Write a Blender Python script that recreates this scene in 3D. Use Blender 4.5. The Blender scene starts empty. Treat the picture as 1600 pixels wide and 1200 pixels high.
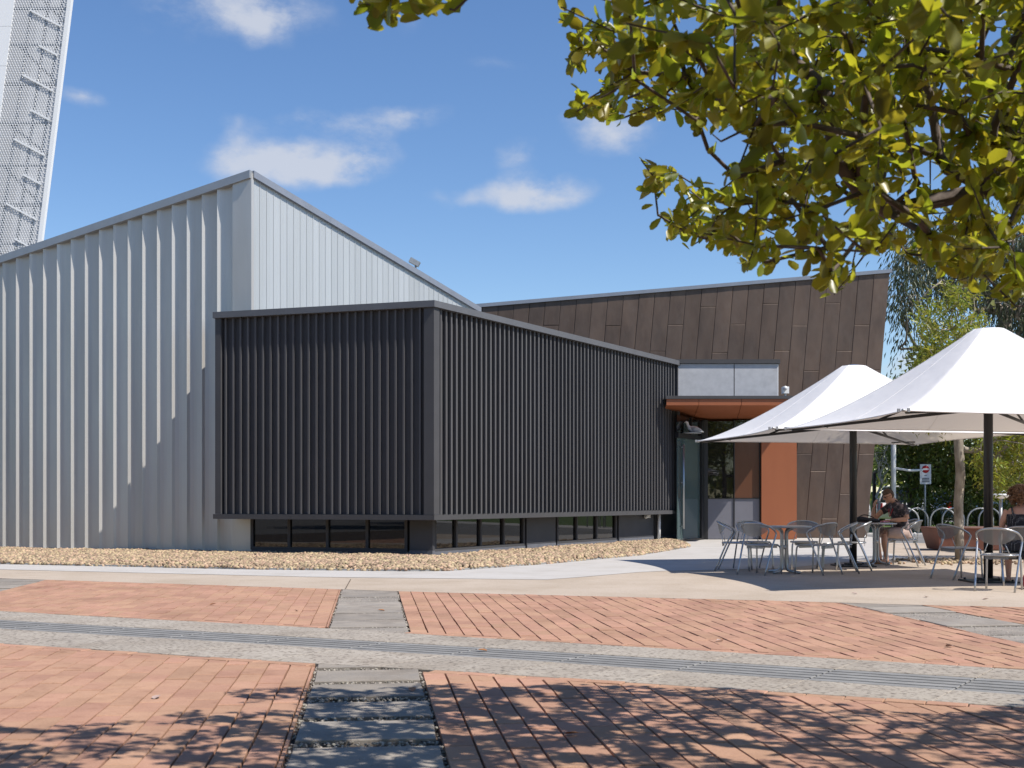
import bpy, bmesh, math, random
import numpy as np
from mathutils import Vector, Matrix, Quaternion
random.seed(7); np.random.seed(7)
R = math.radians
SC = bpy.context.scene
COL = SC.collection

# ---------------------------------------------------------------- camera
FPX = 1900.0; CAMH = 1.15; HOR = 780.0
cam = bpy.data.cameras.new("camera"); camo = bpy.data.objects.new("camera", cam); COL.objects.link(camo)
camo.location = (0, 0, CAMH); camo.rotation_euler = (R(90), 0, 0)
cam.sensor_width = 36; cam.lens = 36 * FPX / 1600.0
cam.shift_y = (HOR - 600) / 1600.0
cam.clip_start = 0.1; cam.clip_end = 3000
cam.dof.use_dof = True; cam.dof.focus_distance = 22.0; cam.dof.aperture_fstop = 7.0
SC.camera = camo

# ---------------------------------------------------------------- light
SAZ = R(28.5); SEL = R(54.0)
SUN = Vector((math.cos(SAZ) * math.cos(SEL), -math.sin(SAZ) * math.cos(SEL), math.sin(SEL)))
sl = bpy.data.lights.new("sun", 'SUN'); so = bpy.data.objects.new("sun", sl); COL.objects.link(so)
sl.energy = 5.0; sl.angle = R(0.5); sl.color = (1.0, 0.94, 0.86)
so.rotation_euler = (-SUN).to_track_quat('-Z', 'Y').to_euler(); so.location = (20, -12, 40)
SC.view_settings.view_transform = 'Standard'; SC.view_settings.look = 'None'
SC.view_settings.gamma = 1.0; SC.view_settings.exposure = 0.34; SC.view_settings.use_curve_mapping = False
SC.render.engine = 'CYCLES'
SC.cycles.max_bounces = 8; SC.cycles.transparent_max_bounces = 16

world = bpy.data.worlds.new("World"); SC.world = world; world.use_nodes = True
nt = world.node_tree; nt.nodes.clear(); N = nt.nodes; Lk = nt.links
def wn(t, **k):
    n = N.new(t)
    for a, b in k.items(): setattr(n, a, b)
    return n
def wmath(op, a, b=None, c=None, clamp=False):
    n = wn('ShaderNodeMath', operation=op, use_clamp=clamp)
    for i, v in enumerate((a, b, c)):
        if v is None: continue
        if isinstance(v, (int, float)): n.inputs[i].default_value = v
        else: Lk.new(v, n.inputs[i])
    return n.outputs[0]
sky = wn('ShaderNodeTexSky', sky_type='NISHITA', sun_disc=False, sun_elevation=SEL,
         sun_rotation=math.atan2(SUN.x, SUN.y), altitude=10, air_density=1.0, dust_density=0.1, ozone_density=2.5)
tc = wn('ShaderNodeTexCoord'); sx = wn('ShaderNodeSeparateXYZ'); Lk.new(tc.outputs['Generated'], sx.inputs[0])
dx, dy, dz = sx.outputs
ysafe = wmath('MAXIMUM', dy, 0.15)
cu = wmath('DIVIDE', dx, ysafe); cv = wmath('DIVIDE', dz, ysafe)
cuv = wn('ShaderNodeCombineXYZ'); Lk.new(cu, cuv.inputs[0]); Lk.new(cv, cuv.inputs[1])
ntex = wn('ShaderNodeTexNoise'); ntex.inputs['Scale'].default_value = 13; ntex.inputs['Detail'].default_value = 10; ntex.inputs['Roughness'].default_value = 0.62
mp = wn('ShaderNodeMapping'); mp.inputs['Scale'].default_value = (1, 1, 1.7); Lk.new(tc.outputs['Generated'], mp.inputs[0]); Lk.new(mp.outputs[0], ntex.inputs['Vector'])
wob = wn('ShaderNodeTexNoise'); wob.inputs['Scale'].default_value = 14; wob.inputs['Detail'].default_value = 4; Lk.new(tc.outputs['Generated'], wob.inputs['Vector'])
wv = wn('ShaderNodeVectorMath', operation='MULTIPLY_ADD'); Lk.new(wob.outputs['Color'], wv.inputs[0]); wv.inputs[1].default_value = (0.07, 0.045, 0); Lk.new(cuv.outputs[0], wv.inputs[2])
wv2 = wn('ShaderNodeVectorMath', operation='SUBTRACT'); Lk.new(wv.outputs[0], wv2.inputs[0]); wv2.inputs[1].default_value = (0.035, 0.0225, 0)
total = None
for (px, py, rx, ry, amp) in [(350, 0, 170, 85, 1.1), (430, 40, 110, 60, .8), (400, 245, 105, 52, 1.25), (470, 268, 90, 38, .9), (548, 238, 95, 48, 1.2), (605, 176, 105, 30, 1.0), (490, 188, 90, 22, .7),
                              (838, 292, 112, 36, 1.35), (795, 240, 55, 30, .75), (965, 210, 105, 62, 1.0), (118, 150, 55, 26, .8),
                              (1405, 560, 90, 60, .95), (375, 190, 60, 26, .5), (640, 40, 60, 40, .45), (700, 300, 80, 20, .35), (760, 95, 80, 26, .32), (1150, 90, 200, 60, .5)]:
    m = wn('ShaderNodeMapping', vector_type='TEXTURE')
    m.inputs['Location'].default_value = ((px - 800) / FPX, (HOR - py) / FPX, 0)
    m.inputs['Scale'].default_value = (rx * 1.1 / FPX, ry * 1.12 / FPX, 1)
    Lk.new(wv2.outputs[0], m.inputs[0])
    g = wn('ShaderNodeTexGradient', gradient_type='SPHERICAL'); Lk.new(m.outputs[0], g.inputs[0])
    t = wmath('MULTIPLY', g.outputs['Fac'], amp)
    total = t if total is None else wmath('ADD', total, t)
front = wmath('GREATER_THAN', dy, 0.3)
total = wmath('MULTIPLY', total, front)
# broad scattered clouds over the rest of the dome
nb = wn('ShaderNodeTexNoise'); nb.inputs['Scale'].default_value = 3.2; nb.inputs['Detail'].default_value = 6; Lk.new(tc.outputs['Generated'], nb.inputs['Vector'])
back = wmath('MULTIPLY', wmath('SUBTRACT', nb.outputs['Fac'], 0.52, clamp=True), 4.0)
back = wmath('MULTIPLY', back, wmath('SUBTRACT', 1.0, front))
total = wmath('ADD', total, back)
cm = wmath('MULTIPLY', total, wmath('MULTIPLY_ADD', ntex.outputs['Fac'], 3.4, -0.75))
mr = wn('ShaderNodeMapRange', interpolation_type='SMOOTHSTEP'); Lk.new(cm, mr.inputs[0]); mr.inputs[1].default_value = 0.17; mr.inputs[2].default_value = 1.25; mr.inputs[3].default_value = 0; mr.inputs[4].default_value = 0.86
mixc = wn('ShaderNodeMix', data_type='RGBA'); Lk.new(mr.outputs[0], mixc.inputs['Factor'])
SKYS = 0.085
hs = wn('ShaderNodeHueSaturation'); hs.inputs['Saturation'].default_value = 1.16; hs.inputs['Hue'].default_value = 0.506; hs.inputs['Value'].default_value = 1.38; Lk.new(sky.outputs[0], hs.inputs['Color'])
Lk.new(hs.outputs[0], mixc.inputs['A']); mixc.inputs['B'].default_value = (0.50 / SKYS, 0.53 / SKYS, 0.60 / SKYS, 1)
bg = wn('ShaderNodeBackground'); Lk.new(mixc.outputs['Result'], bg.inputs['Color']); bg.inputs['Strength'].default_value = SKYS
wo = wn('ShaderNodeOutputWorld'); Lk.new(bg.outputs[0], wo.inputs[0])

# ---------------------------------------------------------------- measuring helpers (photograph pixels -> metres)
def G(x, y):
    d = FPX * CAMH / (y - HOR); return Vector(((x - 800) * d / FPX, d, 0))
def at(x, y, d): return Vector(((x - 800) * d / FPX, d, CAMH + (HOR - y) * d / FPX))

# ---------------------------------------------------------------- materials
def mat(name, col, rough=0.6, metal=0.0, var=0.0, vscale=3.0, bump=0.0, bscale=40.0, objvar=0.0, col2=None, spec=0.5,
        speck=0.0, sscale=150.0, speckcol=(0, 0, 0), attr=None, stretch=(1, 1, 1), coat=0.0, huevar=0.0, rvar=0.0):
    m = bpy.data.materials.new(name); m.use_nodes = True; t = m.node_tree; n = t.nodes; l = t.links
    b = n['Principled BSDF']; b.inputs['Roughness'].default_value = rough; b.inputs['Metallic'].default_value = metal
    b.inputs['Specular IOR Level'].default_value = spec
    if coat: b.inputs['Coat Weight'].default_value = coat; b.inputs['Coat Roughness'].default_value = 0.08
    tc = n.new('ShaderNodeTexCoord'); mpn = n.new('ShaderNodeMapping'); mpn.inputs['Scale'].default_value = stretch
    l.new(tc.outputs['Object'], mpn.inputs[0]); V = mpn.outputs[0]
    if objvar and not attr:
        oi = n.new('ShaderNodeObjectInfo'); vm = n.new('ShaderNodeVectorMath'); vm.operation = 'MULTIPLY_ADD'
        cb = n.new('ShaderNodeCombineXYZ')
        for i in range(3): l.new(oi.outputs['Random'], cb.inputs[i])
        l.new(cb.outputs[0], vm.inputs[0]); vm.inputs[1].default_value = (37, 53, 91); l.new(V, vm.inputs[2]); V = vm.outputs[0]
    c2 = col2 or tuple(c * (1 - 0.55) for c in col)
    cur = None
    rgb = n.new('ShaderNodeRGB'); rgb.outputs[0].default_value = (*col, 1); cur = rgb.outputs[0]
    def mix(fac, a, bcol, blend='MIX'):
        mx = n.new('ShaderNodeMix'); mx.data_type = 'RGBA'; mx.blend_type = blend
        if isinstance(fac, float): mx.inputs['Factor'].default_value = fac
        else: l.new(fac, mx.inputs['Factor'])
        l.new(a, mx.inputs['A'])
        if isinstance(bcol, tuple): mx.inputs['B'].default_value = (*bcol, 1)
        else: l.new(bcol, mx.inputs['B'])
        return mx.outputs['Result']
    if var:
        nz = n.new('ShaderNodeTexNoise'); nz.inputs['Scale'].default_value = vscale; nz.inputs['Detail'].default_value = 7; nz.inputs['Roughness'].default_value = 0.6; l.new(V, nz.inputs['Vector'])
        r = n.new('ShaderNodeMapRange'); r.inputs[1].default_value = 0.35; r.inputs[2].default_value = 0.7; r.inputs[3].default_value = 0; r.inputs[4].default_value = var; l.new(nz.outputs['Fac'], r.inputs[0])
        cur = mix(r.outputs[0], cur, c2)
        if rvar:
            rr = n.new('ShaderNodeMapRange'); rr.inputs[1].default_value = 0.3; rr.inputs[2].default_value = 0.7; rr.inputs[3].default_value = rough - rvar; rr.inputs[4].default_value = rough + rvar
            l.new(nz.outputs['Fac'], rr.inputs[0]); l.new(rr.outputs[0], b.inputs['Roughness'])
    if speck:
        vz = n.new('ShaderNodeTexNoise'); vz.inputs['Scale'].default_value = sscale; vz.inputs['Detail'].default_value = 3; l.new(V, vz.inputs['Vector'])
        r = n.new('ShaderNodeMapRange'); r.inputs[1].default_value = 0.5; r.inputs[2].default_value = 0.72; r.inputs[3].default_value = 0; r.inputs[4].default_value = speck; l.new(vz.outputs['Fac'], r.inputs[0])
        cur = mix(r.outputs[0], cur, speckcol)
    if objvar:
        if attr:
            src = n.new('ShaderNodeAttribute'); src.attribute_name = attr; rnd = src.outputs['Fac']
        else: rnd = oi.outputs['Random']
        hsn = n.new('ShaderNodeHueSaturation')
        r = n.new('ShaderNodeMapRange'); r.inputs[3].default_value = 1 - objvar; r.inputs[4].default_value = 1 + objvar; l.new(rnd, r.inputs[0]); l.new(r.outputs[0], hsn.inputs['Value'])
        if huevar:
            mm = n.new('ShaderNodeMath'); mm.operation = 'MULTIPLY'; mm.inputs[1].default_value = 7.31; l.new(rnd, mm.inputs[0])
            fr = n.new('ShaderNodeMath'); fr.operation = 'FRACT'; l.new(mm.outputs[0], fr.inputs[0])
            r2 = n.new('ShaderNodeMapRange'); r2.inputs[3].default_value = 0.5 - huevar; r2.inputs[4].default_value = 0.5 + huevar; l.new(fr.outputs[0], r2.inputs[0]); l.new(r2.outputs[0], hsn.inputs['Hue'])
        l.new(cur, hsn.inputs['Color']); cur = hsn.outputs[0]
    l.new(cur, b.inputs['Base Color'])
    if bump:
        nb = n.new('ShaderNodeTexNoise'); nb.inputs['Scale'].default_value = bscale; nb.inputs['Detail'].default_value = 5; l.new(V, nb.inputs['Vector'])
        bp = n.new('ShaderNodeBump'); bp.inputs['Strength'].default_value = bump; bp.inputs['Distance'].default_value = 0.01; l.new(nb.outputs['Fac'], bp.inputs['Height']); l.new(bp.outputs[0], b.inputs['Normal'])
    return m

def leafmat(name, col, trans, objattr=False, rough=0.4, tw=0.45, spread=0.3):
    m = bpy.data.materials.new(name); m.use_nodes = True; t = m.node_tree; n = t.nodes; l = t.links
    b = n['Principled BSDF']; out = n['Material Output']
    b.inputs['Roughness'].default_value = rough; b.inputs['Specular IOR Level'].default_value = 0.45
    if objattr:
        s = n.new('ShaderNodeObjectInfo'); rnd = s.outputs['Random']
    else:
        s = n.new('ShaderNodeAttribute'); s.attribute_name = 'tone'; rnd = s.outputs['Fac']
    def tinted(c):
        rgb = n.new('ShaderNodeRGB'); rgb.outputs[0].default_value = (*c, 1)
        h = n.new('ShaderNodeHueSaturation'); l.new(rgb.outputs[0], h.inputs['Color'])
        r = n.new('ShaderNodeMapRange'); r.inputs[3].default_value = 1 - spread; r.inputs[4].default_value = 1 + spread; l.new(rnd, r.inputs[0]); l.new(r.outputs[0], h.inputs['Value'])
        mm = n.new('ShaderNodeMath'); mm.operation = 'MULTIPLY'; mm.inputs[1].default_value = 5.77; l.new(rnd, mm.inputs[0])
        fr = n.new('ShaderNodeMath'); fr.operation = 'FRACT'; l.new(mm.outputs[0], fr.inputs[0])
        r2 = n.new('ShaderNodeMapRange'); r2.inputs[3].default_value = 0.465; r2.inputs[4].default_value = 0.53; l.new(fr.outputs[0], r2.inputs[0]); l.new(r2.outputs[0], h.inputs['Hue'])
        return h.outputs[0]
    l.new(tinted(col), b.inputs['Base Color'])
    tr = n.new('ShaderNodeBsdfTranslucent'); l.new(tinted(trans), tr.inputs['Color'])
    mx = n.new('ShaderNodeMixShader'); mx.inputs[0].default_value = tw; l.new(b.outputs[0], mx.inputs[1]); l.new(tr.outputs[0], mx.inputs[2]); l.new(mx.outputs[0], out.inputs['Surface'])
    return m

M = {}
M['zinc'] = mat('zinc_sheet', (0.52, 0.505, 0.475), 0.38, 0.35, var=0.4, vscale=1.2, col2=(0.45, 0.44, 0.415), objvar=0.07, stretch=(1, 1, 0.25), rvar=0.08)
M['zinc_lit'] = mat('zinc_sunlit_sheet', (0.47, 0.49, 0.495), 0.42, 0.3, var=0.3, vscale=1.5, col2=(0.43, 0.45, 0.455), objvar=0.05, stretch=(1, 1, 0.2))  # same metal as the front; the sunlit face's cooler tint is put into this colour
M['zinc_trim'] = mat('zinc_flashing', (0.36, 0.38, 0.40), 0.45, 0.4, var=0.2)
M['char'] = mat('charcoal_paint', (0.10, 0.098, 0.10), 0.6, 0.0, spec=0.2, var=0.3, vscale=0.8, col2=(0.058, 0.058, 0.062), objvar=0.07, stretch=(1, 1, 0.2), bump=0.03, bscale=6)
M['char_trim'] = mat('charcoal_trim', (0.07, 0.069, 0.072), 0.6, spec=0.25, var=0.2)
M['char_cap'] = mat('charcoal_capping', (0.11, 0.112, 0.12), 0.5, var=0.2)
M['char_wall'] = mat('charcoal_base', (0.060, 0.061, 0.068), 0.6, var=0.4, vscale=2)
M['char_plinth'] = mat('grey_plinth', (0.13, 0.135, 0.155), 0.6, var=0.4, vscale=4)
M['copper'] = mat('brown_metal', (0.135, 0.090, 0.064), 0.5, 0.25, var=0.85, vscale=1.6, col2=(0.072, 0.052, 0.042), objvar=0.14, speck=0.15, sscale=8, speckcol=(0.16, 0.13, 0.11), bump=0.12, bscale=3.0, rvar=0.1, stretch=(1, 1, 0.5))
M['copper_dark'] = mat('joint_dark', (0.02, 0.017, 0.015), 0.8)
M['flash'] = mat('grey_blue_flashing', (0.26, 0.28, 0.32), 0.4, 0.3, var=0.2)
M['fibre'] = mat('fibre_cement', (0.46, 0.465, 0.48), 0.75, var=0.7, vscale=5, col2=(0.37, 0.375, 0.39), bump=0.05)
M['tower_mesh'] = mat('tower_mesh', (0.54, 0.55, 0.56), 0.5, 0.2)
M['white_panel'] = mat('white_panel', (0.78, 0.78, 0.78), 0.5)
M['orange'] = mat('rust_orange_panel', (0.30, 0.095, 0.035), 0.5, var=0.25, vscale=1.0, col2=(0.26, 0.082, 0.03))
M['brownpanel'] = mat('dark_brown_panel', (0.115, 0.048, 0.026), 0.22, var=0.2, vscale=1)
M['greypanel'] = mat('grey_panel', (0.155, 0.155, 0.18), 0.55, var=0.15)
M['black'] = mat('black_paint', (0.012, 0.012, 0.013), 0.4)
def glassmat(name, tint, rough=0.02, alpha=0.35):
    m = bpy.data.materials.new(name); m.use_nodes = True; t = m.node_tree; n = t.nodes; l = t.links
    b = n['Principled BSDF']; b.inputs['Base Color'].default_value = (*tint, 1); b.inputs['Roughness'].default_value = rough; b.inputs['Specular IOR Level'].default_value = 0.8
    b.inputs['IOR'].default_value = 1.55
    tr = n.new('ShaderNodeBsdfTransparent'); tr.inputs['Color'].default_value = (0.75, 0.82, 0.80, 1)
    mx = n.new('ShaderNodeMixShader'); mx.inputs[0].default_value = 1 - alpha; l.new(tr.outputs[0], mx.inputs[1]); l.new(b.outputs[0], mx.inputs[2]); l.new(mx.outputs[0], n['Material Output'].inputs['Surface'])
    return m
M['glass'] = glassmat('dark_glass', (0.012, 0.012, 0.013), 0.015, 0.25)
M['glass_teal'] = glassmat('teal_glass', (0.10, 0.145, 0.145), 0.03, 0.35)
M['interior'] = mat('interior_dark', (0.05, 0.04, 0.035), 0.9)
M['concrete'] = mat('tan_concrete', (0.455, 0.385, 0.315), 0.9, spec=0.15, var=0.65, vscale=0.6, col2=(0.37, 0.305, 0.24), speck=0.55, sscale=42, speckcol=(0.27, 0.22, 0.17), bump=0.15, bscale=60)
M['white_conc'] = mat('pale_concrete', (0.46, 0.44, 0.415), 0.8, spec=0.2, var=0.4, vscale=0.8, col2=(0.40, 0.38, 0.355), speck=0.25, sscale=60, speckcol=(0.42, 0.40, 0.38), bump=0.08, bscale=80)
M['brick_o'] = mat('clay_brick', (0.42, 0.25, 0.172), 0.9, spec=0.15, var=0.6, vscale=9, col2=(0.36, 0.205, 0.14), objvar=0.09, huevar=0.006, speck=0.35, sscale=90, speckcol=(0.22, 0.12, 0.085), bump=0.25, bscale=90)
M['brick_s'] = mat('clay_brick_far', (0.42, 0.25, 0.172), 0.9, spec=0.15, var=0.6, vscale=9, col2=(0.36, 0.205, 0.14), objvar=0.09, huevar=0.006, attr='tone', speck=0.35, sscale=90, speckcol=(0.22, 0.12, 0.085), bump=0.25, bscale=90)
M['joint'] = mat('joint_sand', (0.075, 0.056, 0.043), 0.95, var=0.5, vscale=30, bump=0.4, bscale=120)
M['granite'] = mat('exposed_aggregate', (0.38, 0.34, 0.29), 0.9, spec=0.15, var=0.6, vscale=3, col2=(0.27, 0.24, 0.205), speck=1.0, sscale=30, speckcol=(0.12, 0.10, 0.085), objvar=0.05, bump=0.3, bscale=110)
M['slab'] = mat('grey_stone_slab', (0.31, 0.275, 0.235), 0.9, spec=0.1, var=0.7, vscale=4, col2=(0.22, 0.205, 0.19), speck=0.35, sscale=110, speckcol=(0.10, 0.095, 0.09), objvar=0.12, bump=0.4, bscale=25)
M['grate'] = mat('grate_metal', (0.26, 0.255, 0.245), 0.7, 0.1, spec=0.2, var=0.5, vscale=6, objvar=0.08)
M['chan'] = mat('channel_dark', (0.02, 0.02, 0.02), 0.9)
M['stone'] = mat('river_stone', (0.36, 0.27, 0.175), 0.75, var=0.5, vscale=12, col2=(0.33, 0.22, 0.12), objvar=0.45, huevar=0.022, attr='tone', bump=0.1)
M['pebble'] = mat('grey_gravel', (0.26, 0.235, 0.20), 0.85, objvar=0.55, attr='tone', huevar=0.02)
M['soil'] = mat('bedding_soil', (0.09, 0.065, 0.045), 0.95, var=0.5, vscale=10, bump=0.5)
M['asphalt'] = mat('asphalt', (0.17, 0.165, 0.16), 0.9, var=0.4, vscale=1, speck=0.3, sscale=120, speckcol=(0.2, 0.2, 0.2))
M['grass'] = mat('lawn', (0.075, 0.12, 0.02), 0.9, var=0.6, vscale=3, col2=(0.05, 0.085, 0.015), bump=0.6, bscale=50)
M['canvas'] = None
M['alu'] = mat('brushed_aluminium', (0.46, 0.47, 0.48), 0.32, 0.85, var=0.2)
M['alu_mesh'] = mat('perforated_aluminium', (0.22, 0.23, 0.235), 0.45, 0.6)
M['galv'] = mat('galvanised_pipe', (0.42, 0.42, 0.41), 0.45, 0.5, var=0.3, vscale=20)
M['corten'] = mat('rusty_steel', (0.19, 0.075, 0.05), 0.7, var=0.6, vscale=4, col2=(0.12, 0.045, 0.03))
M['bark'] = mat('pale_bark', (0.38, 0.33, 0.27), 0.85, var=0.9, vscale=7, col2=(0.13, 0.105, 0.08), bump=0.6, bscale=18, stretch=(1, 1, 0.5))
M['bark_dark'] = mat('brown_bark', (0.13, 0.10, 0.085), 0.85, var=0.7, vscale=14, col2=(0.06, 0.045, 0.038), bump=0.6, bscale=30)
M['leaf_near'] = leafmat('near_leaf', (0.165, 0.18, 0.03), (0.54, 0.54, 0.03), rough=0.34, tw=0.46)
M['leaf_near_o'] = leafmat('near_leaf_single', (0.165, 0.18, 0.03), (0.54, 0.54, 0.03), True, rough=0.34, tw=0.46)
M['leaf_lime'] = leafmat('lime_leaf', (0.20, 0.22, 0.03), (0.34, 0.36, 0.04), tw=0.4)
M['leaf_gum'] = leafmat('gum_leaf', (0.10, 0.115, 0.065), (0.12, 0.15, 0.05), tw=0.3)
M['leaf_dark'] = leafmat('dark_leaf', (0.135, 0.165, 0.045), (0.24, 0.29, 0.04), tw=0.35)
M['leaf_mid'] = leafmat('mid_leaf', (0.15, 0.175, 0.045), (0.24, 0.28, 0.04), tw=0.35)
M['leaf_strap'] = leafmat('strap_leaf', (0.09, 0.13, 0.03), (0.14, 0.18, 0.03), tw=0.25)
M['skin'] = mat('skin', (0.50, 0.27, 0.18), 0.5)
M['skin'].node_tree.nodes['Principled BSDF'].inputs['Subsurface Weight'].default_value = 0.1
M['hair_m'] = mat('short_brown_hair', (0.09, 0.045, 0.022), 0.6, var=0.6, vscale=40)
M['hair_w'] = mat('curly_hair', (0.20, 0.10, 0.045), 0.5, var=0.7, vscale=20, col2=(0.09, 0.04, 0.02))
M['shirt'] = mat('patterned_shirt', (0.035, 0.03, 0.036), 0.8, speck=0.95, sscale=17, speckcol=(0.36, 0.27, 0.27))
M['shorts'] = mat('pink_beige_cloth', (0.42, 0.31, 0.27), 0.85, var=0.4, vscale=9)
M['sandal'] = mat('tan_leather', (0.30, 0.13, 0.045), 0.6)
M['blackcloth'] = mat('black_cloth', (0.012, 0.012, 0.016), 0.85, var=0.4, vscale=12)
M['red'] = mat('red_plastic', (0.42, 0.02, 0.03), 0.5)
M['pink'] = mat('pink_paper', (0.75, 0.25, 0.35), 0.6)
M['white'] = mat('white_paint', (0.78, 0.78, 0.77), 0.45)
M['carwhite'] = mat('white_car_paint', (0.72, 0.73, 0.75), 0.25, coat=0.7)
M['carblue'] = mat('blue_car_paint', (0.07, 0.12, 0.22), 0.25, coat=0.7)
M['cardark'] = mat('dark_car_paint', (0.05, 0.06, 0.08), 0.25, coat=0.7)
M['rubber'] = mat('rubber', (0.015, 0.015, 0.015), 0.8)
M['tail'] = mat('red_lens', (0.5, 0.01, 0.01), 0.2)
M['signred'] = mat('sign_red', (0.55, 0.02, 0.025), 0.5)
M['signgrey'] = mat('sign_face', (0.62, 0.64, 0.66), 0.5)
M['signink'] = mat('sign_ink', (0.05, 0.05, 0.06), 0.6)
def dotted():
    m = mat('dotted_black_cloth', (0.014, 0.014, 0.018), 0.85); t = m.node_tree; n = t.nodes; l = t.links
    tc = n.new('ShaderNodeTexCoord'); v = n.new('ShaderNodeTexVoronoi'); v.inputs['Scale'].default_value = 55; v.inputs['Randomness'].default_value = 0.15; l.new(tc.outputs['Object'], v.inputs['Vector'])
    c = n.new('ShaderNodeMath'); c.operation = 'LESS_THAN'; c.inputs[1].default_value = 0.30; l.new(v.outputs['Distance'], c.inputs[0])
    mx = n.new('ShaderNodeMix'); mx.data_type = 'RGBA'; l.new(c.outputs[0], mx.inputs['Factor']); mx.inputs['A'].default_value = (0.014, 0.014, 0.018, 1); mx.inputs['B'].default_value = (0.22, 0.22, 0.22, 1)
    l.new(mx.outputs['Result'], n['Principled BSDF'].inputs['Base Color']); return m
M['dots'] = dotted()
def canvasmat():
    m = bpy.data.materials.new('white_canvas'); m.use_nodes = True; t = m.node_tree; n = t.nodes; l = t.links
    b = n['Principled BSDF']; b.inputs['Base Color'].default_value = (0.86, 0.85, 0.84, 1); b.inputs['Roughness'].default_value = 0.7
    tr = n.new('ShaderNodeBsdfTranslucent'); tr.inputs['Color'].default_value = (0.66, 0.58, 0.50, 1)
    mx = n.new('ShaderNodeMixShader'); mx.inputs[0].default_value = 0.20; l.new(b.outputs[0], mx.inputs[1]); l.new(tr.outputs[0], mx.inputs[2]); l.new(mx.outputs[0], n['Material Output'].inputs['Surface'])
    tcn = n.new('ShaderNodeTexCoord'); nz = n.new('ShaderNodeTexNoise'); nz.inputs['Scale'].default_value = 2.2; nz.inputs['Detail'].default_value = 3; l.new(tcn.outputs['Object'], nz.inputs['Vector'])
    bp = n.new('ShaderNodeBump'); bp.inputs['Strength'].default_value = 0.4; bp.inputs['Distance'].default_value = 0.05; l.new(nz.outputs['Fac'], bp.inputs['Height']); l.new(bp.outputs[0], b.inputs['Normal'])
    return m
M['canvas'] = canvasmat()

def weather(m, scale, lo, tint=(0.7, 0.66, 0.6), stretch=(1, 1, 1), detail=8, w0=.45, w1=.75):
    """irregular grime over a surface, in place coordinates so that it runs across the single pieces"""
    t = m.node_tree; n = t.nodes; l = t.links; b = n['Principled BSDF']; src = b.inputs['Base Color'].links[0].from_socket
    g = n.new('ShaderNodeNewGeometry'); mp = n.new('ShaderNodeMapping'); mp.inputs['Scale'].default_value = stretch; l.new(g.outputs['Position'], mp.inputs[0])
    z = n.new('ShaderNodeTexNoise'); z.inputs['Scale'].default_value = scale; z.inputs['Detail'].default_value = detail; z.inputs['Roughness'].default_value = .65; l.new(mp.outputs[0], z.inputs['Vector'])
    r = n.new('ShaderNodeMapRange'); r.inputs[1].default_value = w0; r.inputs[2].default_value = w1; r.inputs[3].default_value = 0; r.inputs[4].default_value = lo; l.new(z.outputs['Fac'], r.inputs[0])
    x = n.new('ShaderNodeMix'); x.data_type = 'RGBA'; x.blend_type = 'MULTIPLY'; l.new(r.outputs[0], x.inputs['Factor']); l.new(src, x.inputs['A']); x.inputs['B'].default_value = (*tint, 1)
    l.new(x.outputs['Result'], b.inputs['Base Color'])
for k_ in ('brick_o', 'brick_s'):
    weather(M[k_], 1.1, .9, (.72, .70, .70)); weather(M[k_], 9, .8, (.78, .74, .72), w0=.55, w1=.7)
weather(M['concrete'], .8, .9, (.80, .77, .72)); weather(M['concrete'], 7, .6, (.70, .66, .62), w0=.58, w1=.72)
weather(M['white_conc'], 1.3, .8, (.82, .80, .77)); weather(M['granite'], 1.6, .9, (.74, .71, .68)); weather(M['slab'], 3, .9, (.65, .63, .62))
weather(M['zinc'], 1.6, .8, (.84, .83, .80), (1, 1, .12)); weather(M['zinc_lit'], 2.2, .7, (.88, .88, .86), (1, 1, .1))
weather(M['char'], 2.0, .9, (.78, .76, .74), (1, 1, .15)); weather(M['copper'], 3.0, .9, (.72, .66, .62), (1, 1, .3)); weather(M['fibre'], 4, .6, (.8, .8, .8)); weather(M['orange'], 2, .6, (.85, .8, .78), (1, 1, .3))
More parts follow.
